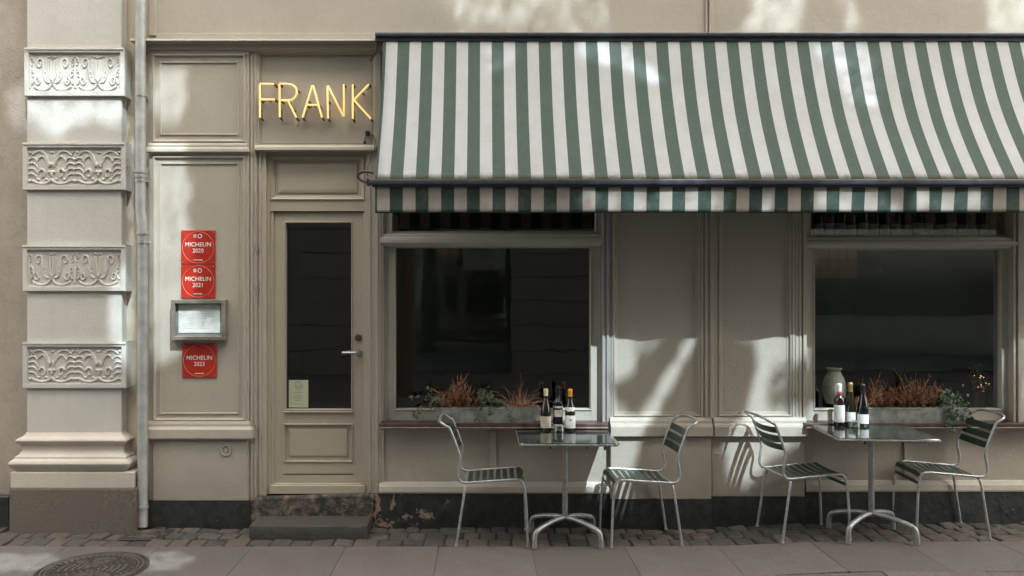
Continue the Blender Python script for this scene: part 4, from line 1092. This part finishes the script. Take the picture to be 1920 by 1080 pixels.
def heather(px0, px1, pytop, label, n=90, mat='heather', seed=1, straw=False):
    random.seed(seed); x0, x1 = fx(px0, .03), fx(px1, .03); cx = (x0+x1)/2; hw = (x1-x0)/2
    Hh = fz(pytop, .03) - .885
    T = thing('grass_plant' if straw else 'heather', label, 'plant', (cx, -.03, .885), 'dried plants in the sill troughs')
    ms, mf = MB(), MB()
    def sprig(p0, dr, h, m_=7, leaf=True, r=.0014):
        pts = [p0.copy()]; v = dr.normalized(); p = p0.copy()
        for k in range(m_):
            v = (v + Vector((random.gauss(0, .06), random.gauss(0, .05), .10 if not straw else -.17 + .0*k))).normalized()
            p = p + v*h/m_; pts.append(p.copy())
        ms.tube(pts, [r*(1-.7*k/m_) for k in range(m_+1)], 3, cap=False)
        if leaf:
            for k in range(1, m_+1):
                for j in range(12):
                    q0 = pts[k-1].lerp(pts[k], random.random()); a_ = random.uniform(0, 6.283); L_ = random.uniform(.006, .013)*(1.3-.8*k/m_)
                    dv = (Vector((math.cos(a_), math.sin(a_), random.uniform(.2, 1.0))).normalized() + v*.6).normalized()*L_
                    sd = dv.cross(Vector((random.gauss(0, 1), random.gauss(0, 1), random.gauss(0, 1)))).normalized()*.0019
                    mf.face([q0-sd*.4, q0+dv*.5-sd, q0+dv, q0+dv*.5+sd])
        return pts
    for i in range(n if straw else n//2):
        u_ = random.gauss(0, .42); u_ = max(-.95, min(.95, u_))
        p0 = Vector((cx + u_*hw*.8, -.03 + random.uniform(-.04, .045), .880))
        hh = Hh*(random.uniform(.45, 1.0) if random.random() > .12 else random.uniform(1.0, 1.28))*(1-.35*abs(u_))
        if straw:
            sprig(p0, Vector((u_*1.5+random.gauss(0, .5), random.gauss(0, .35), 1.5)), hh*1.15, 9, False, .0017)
            if i % 3 == 0: sprig(p0, Vector((random.gauss(0, .6), random.gauss(0, .4), 1)), hh*.5)
        else:
            pts = sprig(p0, Vector((u_*1.1+random.gauss(0, .28), random.gauss(0, .3), 1.0)), hh)
            for t_ in (2, 3, 4, 5):
                if random.random() < .75: sprig(pts[t_], Vector((random.gauss(0, .9), random.gauss(0, .7), 1.0)), hh*random.uniform(.25, .5), 5, True, .001)
    ms.build('stem', M['straw' if straw else 'twig'], T); mf.build('foliage', M['straw' if straw else 'heather'], T)
def ivyleaf(mb, p, size, nrm, roll):
    nrm = Vector(nrm).normalized(); a = nrm.orthogonal().normalized(); a.rotate(Matrix.Rotation(roll, 3, nrm)); b = nrm.cross(a)
    out = [(0, -.35), (.38, -.5), (.35, -.1), (.62, .15), (.24, .25), (0, .75), (-.24, .25), (-.62, .15), (-.35, -.1), (-.38, -.5)]
    c_ = mb.bm.verts.new(p + nrm*size*.06)
    vs = [mb.bm.verts.new(p + (a*u + b*v)*size - nrm*size*.12*(abs(u)+abs(v)*.3)) for u, v in out]
    for i in range(len(vs)): mb.bm.faces.new((c_, vs[i], vs[(i+1) % len(vs)]))
def ivy(label, runs, bush, seed, size=.024):
    """runs: px polylines (px,py,d) of trailing stems; bush: (px,py,d,rx,rz,n)"""
    random.seed(seed); base = Vector(q(runs[0][0][0], 765, .04))
    T = thing('ivy', label, 'plant', (base.x, -.04, .885), 'ivy in the sill troughs')
    ms, ml = MB(), MB()
    for run in runs:
        pts = smoothpath([q(*p) for p in run], 2); pts = [p + Vector((random.gauss(0, .002),)*3) for p in pts]; ms.tube(pts, .0014, 4)
        for a, b in zip(pts, pts[1:]):
            for _ in range(max(1, int((b-a).length/.016))):
                p = a.lerp(b, random.random()) + Vector((random.gauss(0, .010), random.gauss(0, .007), random.gauss(0, .010)))
                ivyleaf(ml, p, size*random.uniform(.5, 1.1), (random.gauss(0, .5), -1, random.gauss(.35, .5)), random.uniform(0, 6))
    for (px, py, d, rx, rz, n) in bush:
        c_ = Vector(q(px, py, d))
        for _ in range(n):
            v = Vector((random.gauss(0, .5)*rx, random.gauss(0, .5)*.06, random.gauss(0, .5)*rz)); p = c_+v
            ivyleaf(ml, p, size*random.uniform(.5, 1.1), (random.gauss(0, .6), -1, random.gauss(.5, .6)), random.uniform(0, 6))
            if random.random() < .2: ms.tube([c_ + Vector((v.x*.3, 0, -rz*.6)), c_+v*.6, p], .001, 3)
    ms.build('stem', M['twig'], T); ml.build('foliage', M['ivy'], T)
heather(812, 905, 712, 'bushy russet dried heather in the left trough', 110, seed=11)
heather(935, 1012, 712, 'straw coloured arching dry grass at the right end of the left trough', 75, seed=12, straw=True)
heather(1600, 1695, 716, 'russet dried heather behind the bottles in the right trough', 120, seed=13)
heather(1675, 1765, 706, 'tallest russet dried heather, in the middle of the right trough', 120, seed=14)
ivy('straggling ivy spilling over the left end of the left trough', [[(825, 765, .05), (810, 752, .05), (790, 742, .04), (770, 748, .04)], [(828, 765, .06), (800, 758, .06), (783, 768, .06), (775, 782, .09)], [(835, 762, .03), (815, 740, .03), (800, 730, .03)]], [(818, 752, .05, .05, .045, 38), (780, 778, .06, .03, .02, 12)], 21)
ivy('ivy between the heather and the grass in the left trough', [[(905, 765, .06), (900, 740, .05), (918, 722, .04)], [(900, 765, .09), (898, 775, .10), (888, 782, .10), (896, 789, .10)], [(915, 765, .09), (922, 774, .10), (917, 780, .10)], [(950, 765, .09), (957, 780, .10), (958, 788, .105)], [(925, 762, .05), (945, 752, .05), (965, 755, .05)]], [(910, 745, .04, .07, .06, 60), (957, 785, .105, .03, .02, 16), (930, 755, .05, .08, .03, 30)], 22)
ivy('dense dark ivy trailing over the right end of the right trough', [[(1780, 765, .08), (1785, 780, .10), (1782, 795, .11), (1788, 808, .12)], [(1790, 765, .08), (1800, 778, .10), (1808, 785, .11)], [(1770, 765, .08), (1778, 785, .10), (1775, 800, .11)], [(1800, 760, .06), (1816, 768, .09), (1822, 778, .09)]], [(1775, 748, .03, .13, .075, 190), (1785, 775, .095, .055, .05, 60)], 23, .025)
# lit dried bouquet behind the right window
random.seed(5); cx, cy = fx(1835, -.35), .35
T = thing('light_branch', 'dried bunch with warm tiny lights inside the right end of the right window', 'decoration', (cx, cy, .779))
ms, mf, ml = MB(), MB(), MB(); 
for i in range(26):
    a = random.uniform(-1, 1); tp = Vector((cx+a*.07, cy+random.uniform(-.05, .05), random.uniform(.98, 1.24))); b0 = Vector((cx+a*.015, cy, .95))
    ms.tube([b0, b0.lerp(tp, .5)+Vector((a*.015, 0, .02)), tp], .0015, 4)
    for j in range(10): 
        p = b0.lerp(tp, random.uniform(.3, 1)) + Vector((random.gauss(0, .012), random.gauss(0, .01), random.gauss(0, .012))); ivyleaf(ml, p, .012, (random.gauss(0, 1), -1, random.gauss(0, 1)), random.uniform(0, 6))
    if i % 2 == 0: mf.lathe([(.0005, -.003), (.003, 0), (.0005, .003)], tp*.6+b0*.4+Vector((random.gauss(0, .01), -.02, 0)), 6)
ms.build('stem', M['twig'], T); ml.build('foliage', M['straw'], T); mf.build('tiny_light', M['fairy'], T)
mb = MB(); mb.lathe([(.04, .779), (.055, .785), (.06, .9), (.045, .97), (.04, .97), (.05, .9)], (cx, cy, 0), 20); mb.build('pot', M['brass'], T, True)

# ------------------------------------------------------------------ across the street
OB = thing('opposite_building', 'tall banded stone building across the street behind the viewer', 'building', (0, -12, -.13))
mb = MB(); yo = -12.0
def block(x0, x1, z0, z1):
    z = z0
    while z < z1 - .01:
        zz = min(z+.55, z1); mb.box(x0, x1, yo-.5, yo, z+.006, zz-.006, .006); z = zz
    mb.box(x0+.01, x1-.01, yo-.5, yo-.05, z0, z1)
for (a, b) in ((-22, -8.2), (-4.4, -3.0), (.66, 2.7), (6.0, 7.2), (12.2, 22)): block(a, b, -.13, 3.6)
block(-22, 22, 3.6, 4.6)
for fl in range(2):
    zb = 4.6 + fl*3.5; block(-22, 22, zb, zb+.9)
    for k in range(-9, 10): mb.box(k*2.3-.6, k*2.3+.6, yo-.5, yo, zb+.9, zb+3.0, .01)
    block(-22, 22, zb+3.0, zb+3.5)
mb.wrap(-22, 22, [(14.9, 0-yo*0-12+.0), (15.0, 0), (15.2, .3), (15.3, .35), (15.35, 0)], 0, 0, False) if False else mb.box(-22, 22, yo-.5, yo+.35, 11.6, 11.85, .03)
mb.build('wall', M['opp'], OB)
mb = MB(); mb.box(-22, 22, yo-.9, yo-.7, -.13, 11.7); mb.build('dark_backing', M['shop'], OB)
mb = MB()
mb.box(-8.1, -4.5, yo-.3, yo-.29, .3, 3.4); mb.box(-2.9, .56, yo-.3, yo-.29, .3, 3.4); mb.box(2.8, 5.9, yo-.3, yo-.29, .3, 3.4); mb.box(7.3, 12.1, yo-.3, yo-.29, .3, 3.4)
for fl in range(2):
    for k in range(-9, 9): mb.box(k*2.3+.61, k*2.3+1.69, yo-.3, yo-.29, 5.5+fl*3.5, 7.6+fl*3.5)
mb.build('window_glazing', M['glass'], OB)

# ------------------------------------------------------------------ unseen leaf screens added, their gaps shaped to cast the sun patches
def UV(px, py, d=0.0, ground=False):
    if ground:
        z = 0; s_ = (py-VY)/EYE; d = D - F/s_; x = (px-VX)/s_
        return (x-.5*d, -1.4*d)
    return (fx(px, d) - .5*d, fz(py, d) - 1.4*d)
def polysdf(p, poly):
    x, y = p; dmin = 1e9; ins = False; n = len(poly)
    for i in range(n):
        (x1, y1), (x2, y2) = poly[i], poly[(i+1) % n]
        dx, dy = x2-x1, y2-y1; t = max(0, min(1, ((x-x1)*dx+(y-y1)*dy)/(dx*dx+dy*dy+1e-12)))
        dd = math.hypot(x-x1-t*dx, y-y1-t*dy); dmin = min(dmin, dd)
        if (y1 > y) != (y2 > y) and x < (x2-x1)*(y-y1)/(y2-y1)+x1: ins = not ins
    return -dmin if ins else dmin
def W(pts, d=0.0, g=False): return [UV(p[0], p[1], d, g) for p in pts]
def aw(pts):            # points on the awning slope
    o = []
    for px, py in pts:
        t = max(0, min(1, (py-72)/(335-72))); o.append(UV(px, py, dt_+(db_-dt_)*t - math.sin(math.pi*t)*.05))
    return o
LIT = [ # (polygon in sun coordinates, softness m, openness)
 # pilaster and left wall
 (W([(40, 90), (245, 85), (250, 190), (235, 230), (160, 215), (95, 250), (45, 200)], .14), .04, .92),
 (W([(5, 165), (50, 150), (50, 265), (18, 250)]), .04, .8),
 (W([(205, 505), (256, 480), (258, 660), (215, 690), (200, 600)], .13), .05, .92),
 (W([(232, 250), (258, 220), (258, 720), (240, 720)], .05), .03, .8),
 # left panel
 (W([(278, 120), (350, 118), (352, 235), (300, 240), (278, 200)], .03), .05, .92),
 (W([(278, 262), (350, 262), (362, 330), (360, 420), (372, 560), (362, 640), (330, 680), (278, 690)], .03), .05, .92),
 (W([(360, 560), (436, 560), (432, 640), (360, 640)], .06), .06, .45),
 # over the awning
 (W([(840, -40), (1045, -40), (1130, 70), (1060, 70), (1000, 45), (880, 60), (838, 30)]), .10, .6),
 (W([(1060, -40), (1110, -40), (1180, 70), (1120, 70)]), .04, .45),
 (W([(1440, -60), (1520, -60), (1500, 70), (1365, 70), (1395, 30)]), .05, .85),
 (W([(1555, -60), (1600, -60), (1625, 70), (1585, 70)]), .03, .85),
 (W([(1835, -60), (1960, -60), (1960, 80), (1850, 70)]), .04, .85),
 # on the canvas
 (aw([(900, 85), (975, 85), (975, 125), (920, 135)]), .06, .5),
 (aw([(1075, 74), (1150, 74), (1250, 140), (1240, 165), (1150, 130), (1080, 105)]), .06, .8),
 (aw([(1520, 74), (1600, 74), (1650, 110), (1660, 190), (1610, 200), (1560, 150)]), .08, .55),
 # valance
 (W([(1085, 345), (1320, 345), (1308, 405), (1085, 405)], .64), .05, .8),
 (W([(1522, 345), (1658, 345), (1655, 405), (1520, 405)], .64), .03, .97),
 (W([(1705, 345), (1862, 345), (1862, 405), (1712, 405)], .64), .03, 1),
 # wall between the windows
 (W([(1060, 585), (1202, 585), (1200, 690), (1185, 720), (1145, 715), (1150, 740), (1185, 760), (1205, 790), (1150, 935), (1125, 960), (1085, 930), (1060, 790)]), .03, 1),
 (W([(1202, 585), (1250, 585), (1244, 645), (1222, 665), (1200, 665)]), .03, .55),
 (W([(1294, 606), (1328, 606), (1277, 715), (1236, 784), (1194, 850), (1174, 1010), (1128, 1010), (1148, 900), (1168, 810), (1192, 772), (1238, 700)]), .010, 1),
 (W([(1404, 600), (1530, 600), (1530, 690), (1490, 680), (1452, 690), (1436, 735), (1440, 760), (1500, 765), (1530, 812), (1512, 845), (1450, 872), (1405, 925), (1350, 932), (1345, 830), (1375, 790), (1394, 765), (1406, 710), (1413, 671)]), .022, 1),
 (W([(1436, 680), (1500, 675), (1500, 775), (1436, 775)]), .03, .35),
 (W([(1520, 735), (1600, 720), (1640, 780), (1520, 812)], .0), .04, .95),
 (W([(1565, 700), (1650, 700), (1650, 830), (1565, 850)], .14), .03, .9),
 (W([(1870, 600), (1900, 600), (1900, 730), (1875, 790)]), .03, .8),
 (W([(1905, 560), (1990, 560), (1990, 790), (1915, 790)]), .04, .7),
 (W([(1535, 700), (1592, 700), (1592, 775), (1535, 775)], -.17), .02, .5),
 (W([(1010, 720), (1090, 720), (1100, 815), (1010, 830)], .13), .03, .7),
 # pavement
 (W([(-40, 1036), (95, 1036), (120, 1050), (90, 1072), (-40, 1074)], 0, True), .06, .9),
 (W([(275, 1034), (345, 1032), (372, 1048), (330, 1070), (262, 1072)], 0, True), .06, .9),
]
boxes = [(min(p[0] for p in P_)-.1, max(p[0] for p in P_)+.1, min(p[1] for p in P_)-.1, max(p[1] for p in P_)+.1) for P_, _, _ in LIT]
def openness(u, v):
    L_ = 0
    for (P_, s_, k), (a, b, e, f) in zip(LIT, boxes):
        if a < u < b and e < v < f:
            sd = polysdf((u, v), P_); t = max(0, min(1, .5 - sd/(2*s_))); L_ = max(L_, k*t*t*(3-2*t))
    return L_
random.seed(99)
def crown(name_x, u0, u1, trunk_x, label):
    T = thing('leaf_blocker', label, 'blocker', (trunk_x, -8.4, -.13))  # added out of view; leaves left out wherever a sun patch should fall
    verts, faces = [], []
    U, V0, V1 = (u0, u1), -2.1, 5.0
    n = int((u1-u0)*(V1-V0)*1500)
    right = Vector((1, .5, 0)).normalized(); upv = SUNV.normalized().cross(right)
    for i in range(n):
        u = random.uniform(u0, u1); v = random.uniform(V0, V1); o_ = openness(u, v)
        if o_ >= .97: continue
        if o_ > .02: reps, sc_, keep = 4, .26, min(1, -math.log(max(o_, .04))/3.0)
        else: reps, sc_, keep = 1, 1.0, 1.0
        for _ in range(reps):
            if random.random() > keep: continue
            if reps > 1: uu, vv = u + random.uniform(-.03, .03), v + random.uniform(-.03, .03)
            else: uu, vv = u, v
            t = random.uniform(4.6, 6.3); c_ = Vector((uu, 0, vv)) + SUNV*t
            sz = random.uniform(.028, .046)*sc_
            nrm = (SUNV.normalized() + Vector((random.gauss(0, .35), random.gauss(0, .35), random.gauss(0, .35)))).normalized()
            a = nrm.orthogonal(); a.rotate(Matrix.Rotation(random.uniform(0, 6.28), 3, nrm)); b = nrm.cross(a)
            k = len(verts)
            verts += [c_-a*sz*1.5, c_-a*sz*.5+b*sz*.9, c_+a*sz*.7+b*sz*.7, c_+a*sz*1.6, c_+a*sz*.7-b*sz*.7, c_-a*sz*.5-b*sz*.9]; faces.append(tuple(range(k, k+6)))
    me = bpy.data.meshes.new('crown'); me.from_pydata(verts, [], faces); me.materials.append(M['leaf'])
    o = bpy.data.objects.new('crown', me); COL.objects.link(o); o.parent = T; o.location = -Vector(T.location)
    mb = MB(); mb.tube([(trunk_x, -8.4, -.2), (trunk_x+.05, -8.38, 2.5), (trunk_x-.05, -8.2, 5), (trunk_x, -7.9, 7.2), (trunk_x+.05, -7.4, 9)], [.26, .21, .18, .14, .06], 12)
    for (a, z) in ((-1.6, 6.2), (1.4, 6.8)): mb.tube([(trunk_x, -8.0, z-.3), (trunk_x+a*.5, -8.0, z+1.0), (trunk_x+a, -7.8, z+2.3)], [.10, .07, .03], 8)
    mb.build('blocker_trunk', M['bark'], T, True)
crown(0, -5.2, .6, -1.5, 'unseen leafy tree nearer the door, behind the viewer')
crown(1, .6, 5.6, 4.2, 'unseen leafy tree to the right, behind the viewer')
